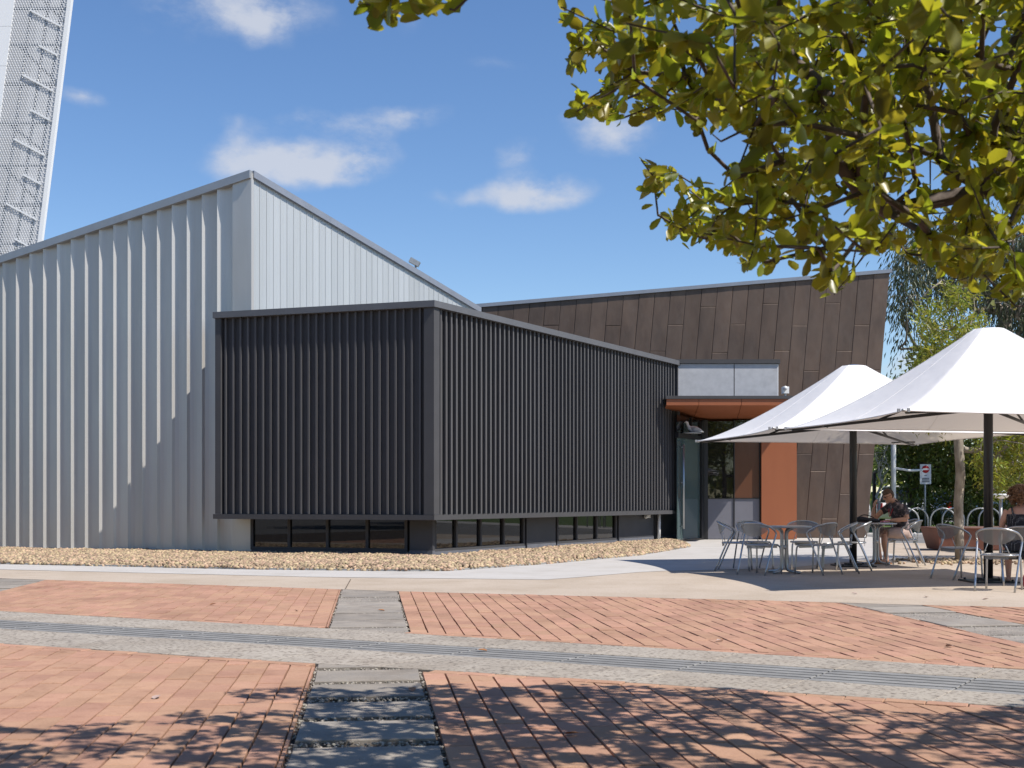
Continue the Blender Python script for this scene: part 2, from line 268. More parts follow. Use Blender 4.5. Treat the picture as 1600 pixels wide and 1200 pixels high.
# ---------------------------------------------------------------- mesh helpers
class MB:
    def __init__(s): s.v = []; s.f = []; s.sm = []
    def add(s, vs, fs, smooth=False):
        o = len(s.v); s.v += [tuple(v) for v in vs]; s.f += [tuple(i + o for i in f) for f in fs]; s.sm += [smooth] * len(fs); return s
    def box(s, c, size, mtx=None):
        x, y, z = [k / 2 for k in size]
        vs = [Vector((a * x, b * y, d * z)) for a in (-1, 1) for b in (-1, 1) for d in (-1, 1)]
        if mtx is not None: vs = [mtx @ v for v in vs]
        c = Vector(c); vs = [v + c for v in vs]
        return s.add(vs, [(0, 1, 3, 2), (4, 6, 7, 5), (0, 4, 5, 1), (2, 3, 7, 6), (0, 2, 6, 4), (1, 5, 7, 3)])
    def hexa(s, b, t):      # four bottom + four top points (same winding)
        return s.add(list(b) + list(t), [(0, 3, 2, 1), (4, 5, 6, 7)] + [(i, (i + 1) % 4, 4 + (i + 1) % 4, 4 + i) for i in range(4)])
    def prism(s, pts, z0, z1):
        n = len(pts); vs = [(p[0], p[1], z0) for p in pts] + [(p[0], p[1], z1) for p in pts]
        return s.add(vs, [tuple(range(n - 1, -1, -1)), tuple(range(n, 2 * n))] + [(i, (i + 1) % n, n + (i + 1) % n, n + i) for i in range(n)])
    def tube(s, pts, r, n=8, cap=True, smooth=True):
        pts = [Vector(p) for p in pts]; rs = r if isinstance(r, (list, tuple)) else [r] * len(pts)
        vs = []; prev = None
        for i, p in enumerate(pts):
            if i == 0: t = pts[1] - p
            elif i == len(pts) - 1: t = p - pts[i - 1]
            else: t = (pts[i + 1] - p).normalized() + (p - pts[i - 1]).normalized()
            if t.length < 1e-9: t = Vector((0, 0, 1))
            t.normalize()
            if prev is None:
                a = t.orthogonal().normalized()
            else:
                a = prev - t * prev.dot(t)
                a = a.normalized() if a.length > 1e-6 else t.orthogonal().normalized()
            prev = a; b = t.cross(a)
            for k in range(n):
                an = 2 * math.pi * k / n; vs.append(p + (a * math.cos(an) + b * math.sin(an)) * rs[i])
        fs = [(i * n + k, i * n + (k + 1) % n, (i + 1) * n + (k + 1) % n, (i + 1) * n + k) for i in range(len(pts) - 1) for k in range(n)]
        if cap: fs += [tuple(range(n - 1, -1, -1)), tuple((len(pts) - 1) * n + k for k in range(n))]
        return s.add(vs, fs, smooth)
    def lathe(s, prof, c=(0, 0, 0), n=20, smooth=True):
        vs = []; c = Vector(c)
        for (r, z) in prof:
            for k in range(n): an = 2 * math.pi * k / n; vs.append(c + Vector((r * math.cos(an), r * math.sin(an), z)))
        fs = [(i * n + k, i * n + (k + 1) % n, (i + 1) * n + (k + 1) % n, (i + 1) * n + k) for i in range(len(prof) - 1) for k in range(n)]
        fs += [tuple(range(n - 1, -1, -1)), tuple((len(prof) - 1) * n + k for k in range(n))]
        return s.add(vs, fs, smooth)
    def mesh(s, name, m):
        me = bpy.data.meshes.new(name); me.from_pydata(s.v, [], s.f)
        me.polygons.foreach_set('use_smooth', s.sm); me.materials.append(m); me.update()
        bm = bmesh.new(); bm.from_mesh(me); bmesh.ops.recalc_face_normals(bm, faces=bm.faces); bm.to_mesh(me); bm.free()
        return me
    def build(s, name, m, parent=None, **k):
        return link(name, s.mesh(name, m), parent, **k)
def props(o, label=None, cat=None, group=None, kind=None):
    if label: o['label'] = label
    if cat: o['category'] = cat
    if group: o['group'] = group
    if kind: o['kind'] = kind
    return o
def link(name, me, parent=None, loc=None, **k):
    o = bpy.data.objects.new(name, me); COL.objects.link(o)
    if parent is not None:
        o.parent = parent
        if loc is None and parent.get('_w'):       # geometry given in world coordinates
            o.location = -Vector(parent.location)
    if loc is not None: o.location = loc
    return props(o, **k)
def empty(name, loc, label=None, cat=None, group=None, kind=None, rz=0, worldparts=False):
    o = bpy.data.objects.new(name, None); COL.objects.link(o); o.location = loc; o.rotation_euler = (0, 0, rz); o.empty_display_size = 0.2
    if worldparts: WORLDP.add(o.name)
    return props(o, label, cat, group, kind)
WORLDP = set()
def part(name, mb, m, parent, **k):                # parts whose geometry is in world coordinates
    o = mb.build(name, m) if isinstance(mb, MB) else link(name, mb)
    o.parent = parent; o.location = -Vector(parent.location); return props(o, **k)
def copy_tree(o, parent=None, **k):
    c = o.copy(); COL.objects.link(c); c.parent = parent
    for ch in list(o.children): copy_tree(ch, c)
    return props(c, **k)
def bevel(o, w=0.01, seg=2):
    b = o.modifiers.new('bevel', 'BEVEL'); b.width = w; b.segments = seg; b.limit_method = 'ANGLE'; return o
def npmesh(name, V, F, m, tone=None, smooth=False):
    me = bpy.data.meshes.new(name); V = np.asarray(V, np.float32); F = np.asarray(F, np.int32); k = F.shape[1]
    me.vertices.add(len(V)); me.vertices.foreach_set('co', V.ravel())
    me.loops.add(F.size); me.loops.foreach_set('vertex_index', F.ravel())
    me.polygons.add(len(F)); me.polygons.foreach_set('loop_start', np.arange(len(F), dtype=np.int32) * k)
    if tone is not None:
        a = me.attributes.new('tone', 'FLOAT', 'POINT'); a.data.foreach_set('value', np.asarray(tone, np.float32))
    me.materials.append(m); me.update(calc_edges=True); me.validate()
    if smooth: me.polygons.foreach_set('use_smooth', np.ones(len(F), bool))
    return me
def scatter_np(bv, bf, mats, tones):               # base verts (n,3), mats (k,3,4)
    bv = np.asarray(bv, float); bf = np.asarray(bf); mats = np.asarray(mats); k = len(mats)
    V = np.einsum('kij,nj->kni', mats[:, :, :3], bv) + mats[:, None, :, 3]
    F = (bf[None] + (np.arange(k) * len(bv))[:, None, None]).reshape(-1, bf.shape[1])
    return V.reshape(-1, 3), F, np.repeat(np.asarray(tones), len(bv))
def rotmats(k, rng=np.random):                     # random rotations
    q = rng.normal(size=(k, 4)); q /= np.linalg.norm(q, axis=1)[:, None]; w, x, y, z = q.T
    return np.stack([np.stack([1 - 2 * (y * y + z * z), 2 * (x * y - z * w), 2 * (x * z + y * w)], -1),
                     np.stack([2 * (x * y + z * w), 1 - 2 * (x * x + z * z), 2 * (y * z - x * w)], -1),
                     np.stack([2 * (x * z - y * w), 2 * (y * z + x * w), 1 - 2 * (x * x + y * y)], -1)], 1)

# ================================================================ GROUND
def sheet(name, pts, z, m, thick=0.0, kind='structure', parent=None):
    mb = MB()
    if thick: mb.prism([(p[0], p[1]) for p in pts], z - thick, z)
    else: mb.add([(p[0], p[1], z) for p in pts], [tuple(range(len(pts)))])
    me = bpy.data.meshes.new(name); me.from_pydata(mb.v, [], mb.f); me.materials.append(m)
    bm = bmesh.new(); bm.from_mesh(me); bmesh.ops.recalc_face_normals(bm, faces=bm.faces)
    bmesh.ops.triangulate(bm, faces=bm.faces); bm.to_mesh(me); bm.free()
    if not thick and me.polygons[0].normal.z < 0: me.flip_normals()
    return link(name, me, parent, kind=kind)
def pl(pts):                                        # piecewise linear y(x) in world through photo points
    w = [G(*p) for p in pts]; xs = [p.x for p in w]; ys = [p.y for p in w]
    def f(x):
        if x <= xs[0]: i = 0
        elif x >= xs[-1]: i = len(xs) - 2
        else:
            i = 0
            while xs[i + 1] < x: i += 1
        return ys[i] + (ys[i + 1] - ys[i]) * (x - xs[i]) / (xs[i + 1] - xs[i])
    return f
E_edge = pl([(75, 906), (540, 921), (625, 924), (860, 930), (1267, 940), (1420, 945), (1600, 949)])
T_edge = pl([(0, 955), (515, 982), (640, 990), (1600, 1046)])
L_edge = pl([(0, 1005), (490, 1037), (660, 1045), (1600, 1105)])
W_edge = pl([(0, 890), (500, 902), (860, 906), (1013, 893), (1230, 888), (1300, 880), (1400, 872)])
XL, XR = -17.0, 17.0
xs_ = [XL + i * (XR - XL) / 68 for i in range(69)]
sheet('ground', [(-400, -300), (400, -300), (400, 900), (-400, 900)], -0.05, M['asphalt'])
# tan concrete apron (butts against the brick fields)
con = [(x, E_edge(x)) for x in xs_] + [(XR, 29.5), (XL, 42.0)]
sheet('concrete_paving', con, 0.0, M['concrete'], 0.04)
# control joints cut in the apron: thin recessed dark strips
# pale concrete path that sweeps to the entrance
wp = [(x, W_edge(x)) for x in xs_ if x < 7.2] + [(7.6, 22.6), (8.2, 27.5), (10.9, 35.5), (10.9, 38), (XL, 38)]
sheet('pale_path', wp, 0.004, M['white_conc'])
jm = MB()
for (a, b) in [((548, 906), (540, 920.5)), ((0, 897), (110, 893))]:
    p, q = G(*a), G(*b); d = (q - p).normalized(); n = Vector((-d.y, d.x, 0)) * 0.006
    jm.add([Vector((v.x, v.y, 0.0085)) for v in (p + n, q + n, q - n, p - n)], [(0, 1, 2, 3)])
link('control_joint', jm.mesh('control_joint', M['joint']), kind='structure')

# bedding under the bricks and strips
bed = [(x, L_edge(x)) for x in xs_]
sheet('bedding', [(XL, -3), (XR, -3), (XR, 14), (XR, E_edge(XR))] + [(x, E_edge(x)) for x in xs_[::-1]], -0.028, M['joint'])

A = Vector((-0.115, 0.9934)); Wd = Vector((0.9934, 0.115))       # brick course direction and across
def clip(poly, p, n):                               # keep side where (v-p).n >= 0
    out = []
    for i in range(len(poly)):
        a, b = poly[i], poly[(i + 1) % len(poly)]; da = (a - p).dot(n); db = (b - p).dot(n)
        if da >= 0: out.append(a)
        if da * db < 0: out.append(a + (b - a) * (da / (da - db)))
    return out
def area(p): return abs(sum(p[i].x * p[(i + 1) % len(p)].y - p[(i + 1) % len(p)].x * p[i].y for i in range(len(p)))) / 2
def bound(f, x, above, off=0.0):
    y0, y1 = f(x - 0.15), f(x + 0.15); d = Vector((0.3, y1 - y0)).normalized(); n = Vector((-d.y, d.x))
    return Vector((x, f(x))) + n * off, (n if above else -n)
def brick_geo(poly, z, h=0.03, tilt=(0, 0)):
    """chamfered brick from a convex outline; returns verts, faces"""
    c = sum(poly, Vector((0, 0))) / len(poly); n = len(poly); vs = []
    for (sc, dz) in ((0.0, -h), (0.0, -0.004), (0.0045, 0.0)):
        for p in poly:
            q = p + (c - p).normalized() * sc
            vs.append((q.x, q.y, z + dz + (tilt[0] * (q.x - c.x) + tilt[1] * (q.y - c.y) if dz > -h else 0)))
    fs = [tuple(2 * n + i for i in range(n))]
    for r in (0, 1): fs += [(r * n + i, r * n + (i + 1) % n, (r + 1) * n + (i + 1) % n, (r + 1) * n + i) for i in range(n)]
    return vs, fs
STRIPS = [(-5.55, -4.64), (-0.385, 0.335), (5.2, 5.98)]           # across-coordinate ranges (u = X + .116 Y)
def ucoord(p): return p.x + 0.1165 * p.y
def field(yLo, yHi, x0, x1, s0, s1, border, gap=.0095):
    """returns list of outlines between two boundary curves, skipping stone strips"""
    out = []; wth = 0.15; ln = 0.30
    segs = []; prev = -99.0
    for a, b in STRIPS: segs.append((prev, a)); prev = b
    segs.append((prev, 99.0))
    for si, (ua, ub) in enumerate(segs):
        k0 = int(math.floor(x0 / wth)) - 2; k1 = int(math.ceil(x1 / wth)) + 12
        base = (ub if ua < -50 else ua) * 0.9934
        for k in range(-120, 120):
            w0 = base + k * wth + 0.006; w1 = w0 + wth - gap
            if w1 < ua * 0.9934 or w0 > ub * 0.9934: continue
            off = random.uniform(-0.03, 0.03) + (k % 2) * ln / 2 + random.choice((0, 0, 0.05))
            s = s0 - 1 + off
            while s < s1:
                e = s + ln
                poly = [Wd * w0 + A * (s + .0012), Wd * w1 + A * (s + .0012), Wd * w1 + A * (e - .0012), Wd * w0 + A * (e - .0012)]
                s = e
                c = (poly[0] + poly[2]) / 2
                if c.x < x0 - .3 or c.x > x1 + .3: continue
                if yLo is not None and c.y < yLo(c.x) - .3: continue
                if yHi is not None and c.y > yHi(c.x) + .3: continue
                full = 4
                if w0 < ua * 0.9934 + .004: poly = clip(poly, Wd * (ua * .9934 + .004), Wd)
                if w1 > ub * 0.9934 - .004: poly = clip(poly, Wd * (ub * .9934 - .004), -Wd)
                if yLo is not None and len(poly) > 2: poly = clip(poly, *bound(yLo, c.x, True, border[0]))
                if yHi is not None and len(poly) > 2: poly = clip(poly, *bound(yHi, c.x, False, -border[1]))
                if len(poly) > 2 and area(poly) > 0.0015: out.append(poly)
    return out
def border_row(f, side, x0, x1, w=0.118, ln=0.225):  # soldier row along a curve; side +1 above the curve
    out = []; x = x0
    while x < x1:
        y0, y1 = f(x - .1), f(x + .1); d = Vector((.2, y1 - y0)).normalized(); n = Vector((-d.y, d.x)) * side
        p = Vector((x, f(x))); 
        q = [p + n * .006, p + d * (ln - .006) + n * .006, p + d * (ln - .006) + n * (w - .002), p + n * (w - .002)]
        u = ucoord(sum(q, Vector((0, 0))) / 4)
        if not any(a - .07 < u < b + .07 for a, b in STRIPS): out.append(q)
        x += d.x * ln
    return out
rect_cache = {}
def lay_bricks(root, polys, cap=300):
    polys = sorted(polys, key=lambda p: min(q.length for q in p))
    def seen(p):
        c = sum(p, Vector((0, 0))) / len(p)
        return c.y > 1 and abs(c.x / c.y) < 0.425 and CAMH / c.y < 421 / FPX
    vis = [p for p in polys if seen(p)]; single = vis[:cap]; ids = {id(p) for p in single}
    V = []; F = []; T = []; rest = MB(); tone = []
    for p in polys:
        z = random.uniform(-0.0035, 0.0035); tl = (random.uniform(-.008, .008), random.uniform(-.008, .008))
        if id(p) in ids:
            c = sum(p, Vector((0, 0))) / len(p); q = [v - c for v in p]
            key = None
            if len(q) == 4:
                e = sorted(round((q[(i + 1) % 4] - q[i]).length, 2) for i in range(4)); key = tuple(e) + (round(math.atan2((q[1] - q[0]).y, (q[1] - q[0]).x), 1),) if e in ([.14, .14, .3, .3],) else None
            if key and key in rect_cache: me = rect_cache[key]
            else:
                vs, fs = brick_geo(q, 0.0); me = MB().add(vs, fs).mesh('brick', M['brick_o'])
                if key: rect_cache[key] = me
            o = link('brick', me, root); o.location = Vector((c.x, c.y, z)) - Vector(root.location); o.rotation_euler = (tl[1], -tl[0], 0)
        else:
            vs, fs = brick_geo(p, z, tilt=tl); rest.add(vs, fs); tone += [random.random()] * len(vs)
    me = rest.mesh('brick_course', M['brick_s'])
    a = me.attributes.new('tone', 'FLOAT', 'POINT'); a.data.foreach_set('value', np.array(tone, np.float32))
    link('brick_course', me, root, kind='stuff').location = -Vector(root.location)
# lower field (nearest) and upper field
root = empty('brick_paving', (-2, 6.5, 0), kind='structure')
low = field(None, L_edge, -6.5, 7.5, 3.6, 12.0, (0, 0.122)) + border_row(L_edge, -1, -6.5, 7.5)
lay_bricks(root, low)
root = empty('brick_paving', (1.5, 12, 0), kind='structure')
up = field(T_edge, E_edge, -9.5, 10.5, 6, 21, (0.122, 0.0), .0065) + border_row(T_edge, 1, -9.5, 10.5)
lay_bricks(root, up)

# stone slab strips with gravel between
slabprof = None
def strip(ua, ub, ylo, yhi, gap, first, depth, pebble_to):
    u0, u1 = ua * .9934, ub * .9934; mid = (u0 + u1) / 2
    c0 = Wd * mid
    y = first; rootl = Vector((Wd * mid + A * (y + 1)).to_3d())
    root = empty('stone_strip', (rootl.x, rootl.y, 0), kind='structure')
    s = first; slabs = []
    while True:
        c = Wd * mid + A * (s + depth / 2)
        if yhi(c.x) - c.y < -0.5: break
        poly = [Wd * (u0 + .018) + A * s, Wd * (u1 - .018) + A * s, Wd * (u1 - .018) + A * (s + depth), Wd * (u0 + .018) + A * (s + depth)]
        poly = [p + Vector((random.uniform(-.01, .01), random.uniform(-.012, .012))) for p in poly]
        if ylo: poly = clip(poly, *bound(ylo, c.x, True, .01))
        if len(poly) > 2: poly = clip(poly, *bound(yhi, c.x, False, -.01))
        if len(poly) > 2 and area(poly) > .02:
            z = random.uniform(-.006, .004)
            vs, fs = brick_geo(poly, z, .03)
            o = MB().add(vs, fs).build('stone_slab', M['slab']); o.parent = root; o.location = -Vector(root.location); slabs.append(o)
        s += depth + gap * random.uniform(.85, 1.15)
    return root
r1 = strip(-0.385, 0.335, None, L_edge, 0.14, 3.3, 0.49, 0)
r2 = strip(-0.385, 0.335, T_edge, E_edge, 0.06, 10.35, 0.62, 0)
r3 = strip(5.2, 5.98, T_edge, E_edge, 0.06, 6.5, 0.6, 0)
r4 = strip(-5.55, -4.64, T_edge, E_edge, 0.06, 12.4, 0.6, 0)

# icosphere base for stones
bmi = bmesh.new(); bmesh.ops.create_icosphere(bmi, subdivisions=1, radius=1.0); bmi.verts.ensure_lookup_table()
ICV = np.array([v.co[:] for v in bmi.verts]); ICF = np.array([[v.index for v in f.verts] for f in bmi.faces]); bmi.free()
bmi = bmesh.new(); bmesh.ops.create_icosphere(bmi, subdivisions=2, radius=1.0)
IC2V = np.array([v.co[:] for v in bmi.verts]); IC2F = np.array([[v.index for v in f.verts] for f in bmi.faces]); bmi.free()
def stones(name, pts, rmin, rmax, m, zoff=0.3, parent=None, kind='stuff', flat=0.6, base=(ICV, ICF), **k):
    pts = np.asarray(pts); n = len(pts); rm = rotmats(n); rad = np.random.uniform(rmin, rmax, n)
    sc = np.stack([rad * np.random.uniform(.9, 1.5, n), rad, rad * np.random.uniform(.5, .9, n)], 1)
    lin = rm * sc[:, None, :]; lin[:, 2, :] *= flat + .2
    V, F, T = scatter_np(base[0], base[1], np.concatenate([lin, (pts + np.stack([0 * rad, 0 * rad, rad * zoff], 1))[:, :, None]], 2), np.random.rand(n))
    V += (np.random.rand(*V.shape) - .5) * (rmin * .5)
    return link(name, npmesh(name, V, F, m, T, smooth=False), parent, kind=kind, **k)
pts = []
while len(pts) < 5200:
    s = random.uniform(3.4, 8.7); w = random.uniform(-.385, .335); p = Wd * (w * .9934) + A * s
    if p.y < L_edge(p.x) - .02: pts.append((p.x, p.y, -.013))
o = stones('gravel_fill', pts, .005, .011, M['pebble']); o.parent = r1; o.location = -Vector(r1.location)
for rr, (ua, ub), lo in ((r2, STRIPS[1], 1), (r3, STRIPS[2], 1)):
    pts = []
    for _ in range(14000):
        s = random.uniform(6, 16); w = random.uniform(ua, ub); p = Wd * (w * .9934) + A * s
        if T_edge(p.x) + .02 < p.y < E_edge(p.x) - .02: pts.append((p.x, p.y, -.013))
    o = stones('gravel_fill', pts[:3500], .006, .012, M['pebble']); o.parent = rr; o.location = -Vector(rr.location)

# aggregate band and grate
band = empty('drain_band', (0, 9, 0), kind='structure')
xs2 = [-10 + i * .25 for i in range(85)]
D_top = pl([(0, 968), (800, 1014), (1600, 1063)]); D_bot = pl([(0, 982), (800, 1030), (1600, 1086)])
JD = Vector((0.55, 0.835))                            # joint direction
x = -9.0; k = 0
def bandslab(x, w, f0, f1, z):
    def X(f, xx):                                     # where joint line through (xx, D_top) meets curve f
        p = Vector((xx, D_top(xx))); t = 0
        for _ in range(12):
            q = p + JD * t; t += (f(q.x) - q.y) / (JD.y + .46 * JD.x)
        return p + JD * t
    a, b = X(f0, x), X(f0, x + w); c, d = X(f1, x + w), X(f1, x)
    return [a, b, c, d]
while x < 9.5:
    for (f0, f1) in ((D_top, T_edge), (L_edge, D_bot)):
        poly = bandslab(x, .795, f0, f1, 0)
        vs, fs = brick_geo(poly, random.uniform(-.002, .002), .03)
        o = MB().add(vs, fs).build('paving_slab', M['granite']); o.parent = band; o.location = -Vector(band.location)
    # five bars of the grate for this length
    q0 = [bandslab(x, .79, D_bot, D_top, 0)][0]
    for b in range(5):
        t0, t1 = b / 5 + .02, (b + 1) / 5 - .025
        a = q0[0].lerp(q0[3], t0); a2 = q0[0].lerp(q0[3], t1); c = q0[1].lerp(q0[2], t0); c2 = q0[1].lerp(q0[2], t1)
        vs, fs = brick_geo([a, c, c2, a2], -.002, .02)
        o = MB().add(vs, fs).build('grate_bar', M['grate']); o.parent = band; o.location = -Vector(band.location)
    x += .8; k += 1
cb = MB(); cb.add([(xx, D_bot(xx) - .01, -.026) for xx in xs2] + [(xx, D_top(xx) + .01, -.026) for xx in xs2], [(i, i + 1, len(xs2) + i + 1, len(xs2) + i) for i in range(len(xs2) - 1)])
o = cb.build('channel', M['chan']); o.parent = band; o.location = -Vector(band.location)

# ================================================================ BUILDINGS
class Face:
    def __init__(s, O, P):
        s.O = Vector(O); s.P = Vector(P); s.L = (s.P - s.O).length; s.U = (s.P - s.O) / s.L
        s.N = Vector((s.U.y, -s.U.x))
    def pt(s, u, o, z): q = s.O + s.U * u + s.N * o; return Vector((q.x, q.y, z))
    def ux(s, x, o=0):                              # u where the photo column x meets the face
        k = (x - 800) / FPX; q = s.O + s.N * o
        return (k * q.y - q.x) / (s.U.x - k * s.U.y)
    def box(s, mb, u0, u1, o0, o1, z0, z1, z2=None, z3=None):
        """z1 at u0 and z2 at u1 for the top; z3 bottom at u1"""
        z2 = z1 if z2 is None else z2; z3 = z0 if z3 is None else z3
        return mb.hexa([s.pt(u0, o0, z0), s.pt(u1, o0, z3), s.pt(u1, o1, z3), s.pt(u0, o1, z0)], [s.pt(u0, o0, z1), s.pt(u1, o0, z2), s.pt(u1, o1, z2), s.pt(u0, o1, z1)])
S1 = Vector((-5.42, 24.95)); SD = Vector((0.945, -0.327)).normalized()
S0 = S1 - SD * 10.0
S2 = S1 + Vector((0.515, 0.857)) * 8.62
# ---- silver hall
hall = empty('metal_clad_hall', (-8, 28, 0), 'tall silver hall clad in vertical pale metal sheets with a sloping roofline', 'building')
fs_ = Face(S0, S1)
ztopL = 7.83 - 1.33 / 6.2 * 10.0
def ztF(u): return 7.83 + (ztopL - 7.83) * (fs_.L - u) / fs_.L
def ztR(u): return 7.83 + (6.20 - 7.83) * u / 8.62
body = MB(); back1 = S0 + Vector((.515, .857)) * 8.62
body.add([fs_.pt(0, -.02, 0), fs_.pt(fs_.L - .005, -.02, 0), (S2.x - .02, S2.y, 0), (back1.x, back1.y, 0), fs_.pt(0, -.02, ztF(0) - .03), fs_.pt(fs_.L - .005, -.02, 7.80), (S2.x - .02, S2.y, ztR(8.62) - .03), (back1.x, back1.y, ztF(0) - 1.6)],
         [(0, 1, 5, 4), (1, 2, 6, 5), (2, 3, 7, 6), (3, 0, 4, 7), (4, 5, 6), (4, 6, 7)])
part('wall', body, M['zinc_trim'], hall)
PT = 0.365; u = fs_.L - 0.30
prof = [(0.0, .002), (0.0, .104), (.006, .107), (.012, .101), (.045, .058), (.08, .036), (.12, .019), (.18, .008), (.26, .0015), (PT - .003, .0015)]
while u > -PT:
    a = u - PT; mb = MB(); n = len(prof)
    u_a = max(a, -0.3)
    vs = [fs_.pt(a + p, o, .09) for p, o in prof] + [fs_.pt(a + p, o, ztF(a + p) - .02) for p, o in prof]
    mb.add(vs, [(i, i + 1, n + i + 1, n + i) for i in range(n - 1)]); part('wall_panel', mb, M['zinc'], hall); u -= PT
mb = MB(); fs_.box(mb, fs_.L - .30, fs_.L + .142, .0015, .10, .09, ztF(fs_.L - .3) - .02, ztF(fs_.L) - .02)
part('corner_panel', mb, M['zinc'], hall)
mb = MB(); fs_.box(mb, -.5, fs_.L + .06, .0, .13, 0.0, .075); part('plinth', mb, M['zinc_trim'], hall)
mb = MB(); fs_.box(mb, -.5, fs_.L + .13, -.12, .15, ztF(-.5) - .13, ztF(-.5) + .03, ztF(fs_.L) + .03, ztF(fs_.L) - .13); part('roof_flashing', mb, M['zinc_trim'], hall)
fr = Face(S1 + SD * .10, S2 + SD * .10)
u = 0.0; k = 0
while u < fr.L - .05:
    w = min(.21, fr.L - u); mb = MB(); P = [(0, .004), (0.004, .014), (.014, .016), (.022, .005), (.09, .002), (.10, .008), (.11, .002), (w - .002, .004)]; n = len(P)
    vs = [fr.pt(u + p, o, .1) for p, o in P] + [fr.pt(u + p, o, ztR(u + p) - .02) for p, o in P]
    mb.add(vs, [(i, i + 1, n + i + 1, n + i) for i in range(n - 1)]); part('wall_panel', mb, M['zinc_lit'], hall); u += .21
mb = MB(); fr.box(mb, -.02, fr.L + .02, -.15, .075, ztR(0) - .10, ztR(0) + .04, ztR(8.62) + .04, ztR(8.62) - .10); part('roof_flashing', mb, M['flash'], hall)
q = fr.pt(fr.ux(652), -.05, 0); q.z = ztR(fr.ux(652)) + .04
lamp = empty('roof_floodlight', q, 'small grey floodlight on the sloping edge of the silver hall roof', 'floodlight')
MB().tube([(0, 0, 0), (0, 0, .16)], .025).build('bracket', M['galv'], lamp)
MB().box((-.02, -.06, .2), (.26, .16, .12), Matrix.Rotation(.5, 3, 'Y')).build('housing', M['galv'], lamp)

# ---- charcoal box
CA = Vector((-5.91, 24.5)); CC = Vector((-1.52, 23.08)); CB = Vector((4.48, 33.1))
zb = 0.80; zt = 4.83
bxo = empty('charcoal_box_wing', (-.8, 26.5, 0), 'low charcoal ribbed building box floating above dark strip windows and river stones', 'building')
fl = Face(CA, CC); frr = Face(CC, CB)
inner = MB(); back2 = Vector((CA.x + 2.6, CA.y + 7.5))
inner.prism([fl.pt(0.02, -.02, 0)[:2], fl.pt(fl.L, -.02, 0)[:2], frr.pt(0, -.02, 0)[:2], frr.pt(frr.L, -.02, 0)[:2], (CB.x - 2.5, CB.y + 1.2), back2], zb, zt - .05)
part('box_shell', inner, M['char_trim'], bxo)
PR = .168; u = .17
while u < fl.L - .2:
    mb = MB(); fl.box(mb, u, u + .034, 0, .052, zb + .06, zt - .05); part('rib', mb, M['char'], bxo); u += PR
PR = .18; u = .21
while u < frr.L - .12:
    mb = MB(); frr.box(mb, u, u + .050, 0, .052, zb + .06, zt - .05); part('rib', mb, M['char'], bxo); u += PR
mb = MB(); fl.box(mb, -.03, .10, -.02, .085, zb + .055, zt - .05); part('corner_trim', mb, M['char_trim'], bxo)
mb = MB(); cn = [fl.pt(fl.L - .13, 0, 0), fl.pt(fl.L - .13, .085, 0), fl.pt(fl.L + .075, .085, 0), frr.pt(.135, .085, 0), frr.pt(.135, 0, 0), fl.pt(fl.L, 0, 0)]
mb.prism([c[:2] for c in cn], zb + .055, zt - .05); part('corner_trim', mb, M['char_trim'], bxo)
mb = MB(); frr.box(mb, frr.L - .13, frr.L + .03, -.02, .085, zb + .055, zt - .05); part('corner_trim', mb, M['char_trim'], bxo)
def ring(z0, z1, o, nm, m):
    mb = MB(); a = fl.pt(-.06, o, 0); b = None
    # intersection of the two offset lines
    p1 = fl.pt(0, o, 0).to_2d(); p2 = frr.pt(0, o, 0).to_2d()
    den = fl.U.x * frr.U.y - fl.U.y * frr.U.x; t = ((p2 - p1).x * frr.U.y - (p2 - p1).y * frr.U.x) / den; c = p1 + fl.U * t
    pi1 = fl.pt(0, -.12, 0).to_2d(); pi2 = frr.pt(0, -.12, 0).to_2d(); t = ((pi2 - pi1).x * frr.U.y - (pi2 - pi1).y * frr.U.x) / den; ci = pi1 + fl.U * t
    mb.hexa(*[[(q[0], q[1], z) for q in (a[:2], c, ci, fl.pt(-.06, -.12, 0)[:2])] for z in (z0, z1)]); part(nm, mb, m, bxo)
    mb = MB(); mb.hexa(*[[(q[0], q[1], z) for q in (c, frr.pt(frr.L + .06, o, 0)[:2], frr.pt(frr.L + .06, -.12, 0)[:2], ci)] for z in (z0, z1)]); part(nm, mb, m, bxo)
ring(zt - .047, zt + .075, .13, 'roof_capping', M['char_cap'])
ring(zb - .045, zb + .05, .115, 'base_trim', M['char_trim'])
mb = MB(); mb.prism([fl.pt(0, -.12, 0)[:2], fl.pt(fl.L, -.12, 0)[:2], frr.pt(frr.L, -.12, 0)[:2], (CB.x - 2.5, CB.y + 1.2), back2], zt - .04, zt - .01); part('roof', mb, M['char_plinth'], bxo)
# base storey: set back .3 m
bl = Face(fl.pt(0, -.42, 0).to_2d(), fl.pt(fl.L, -.42, 0).to_2d()); br = Face(frr.pt(0, -.30, 0).to_2d(), frr.pt(frr.L, -.30, 0).to_2d())
def basebay(F, x0, x1, kind, panes=0, xs=None):
    u0, u1 = F.ux(x0), F.ux(x1)
    if kind == 'solid':
        mb = MB(); F.box(mb, u0, u1, -.12, 0, .16, zb); part('base_wall', mb, M['char_wall'], bxo)
        mb = MB(); F.box(mb, u0, u1, -.12, .012, -.02, .155); part('plinth', mb, M['char_plinth'], bxo)
    else:
        us = [F.ux(x) for x in xs]
        fo = part('window', MB_frame(F, us, .13, zb), M['char_trim'], bxo)
        for a, b in zip(us[:-1], us[1:]):
            mb = MB(); F.box(mb, a + .02, b - .02, -.06, -.05, .18, zb - .03); o = mb.build('pane', M['glass']); o.parent = fo
        mb = MB(); F.box(mb, u0, u1, -.12, .012, -.02, .128); part('sill', mb, M['char_plinth'] if F is br else M['char_wall'], bxo)
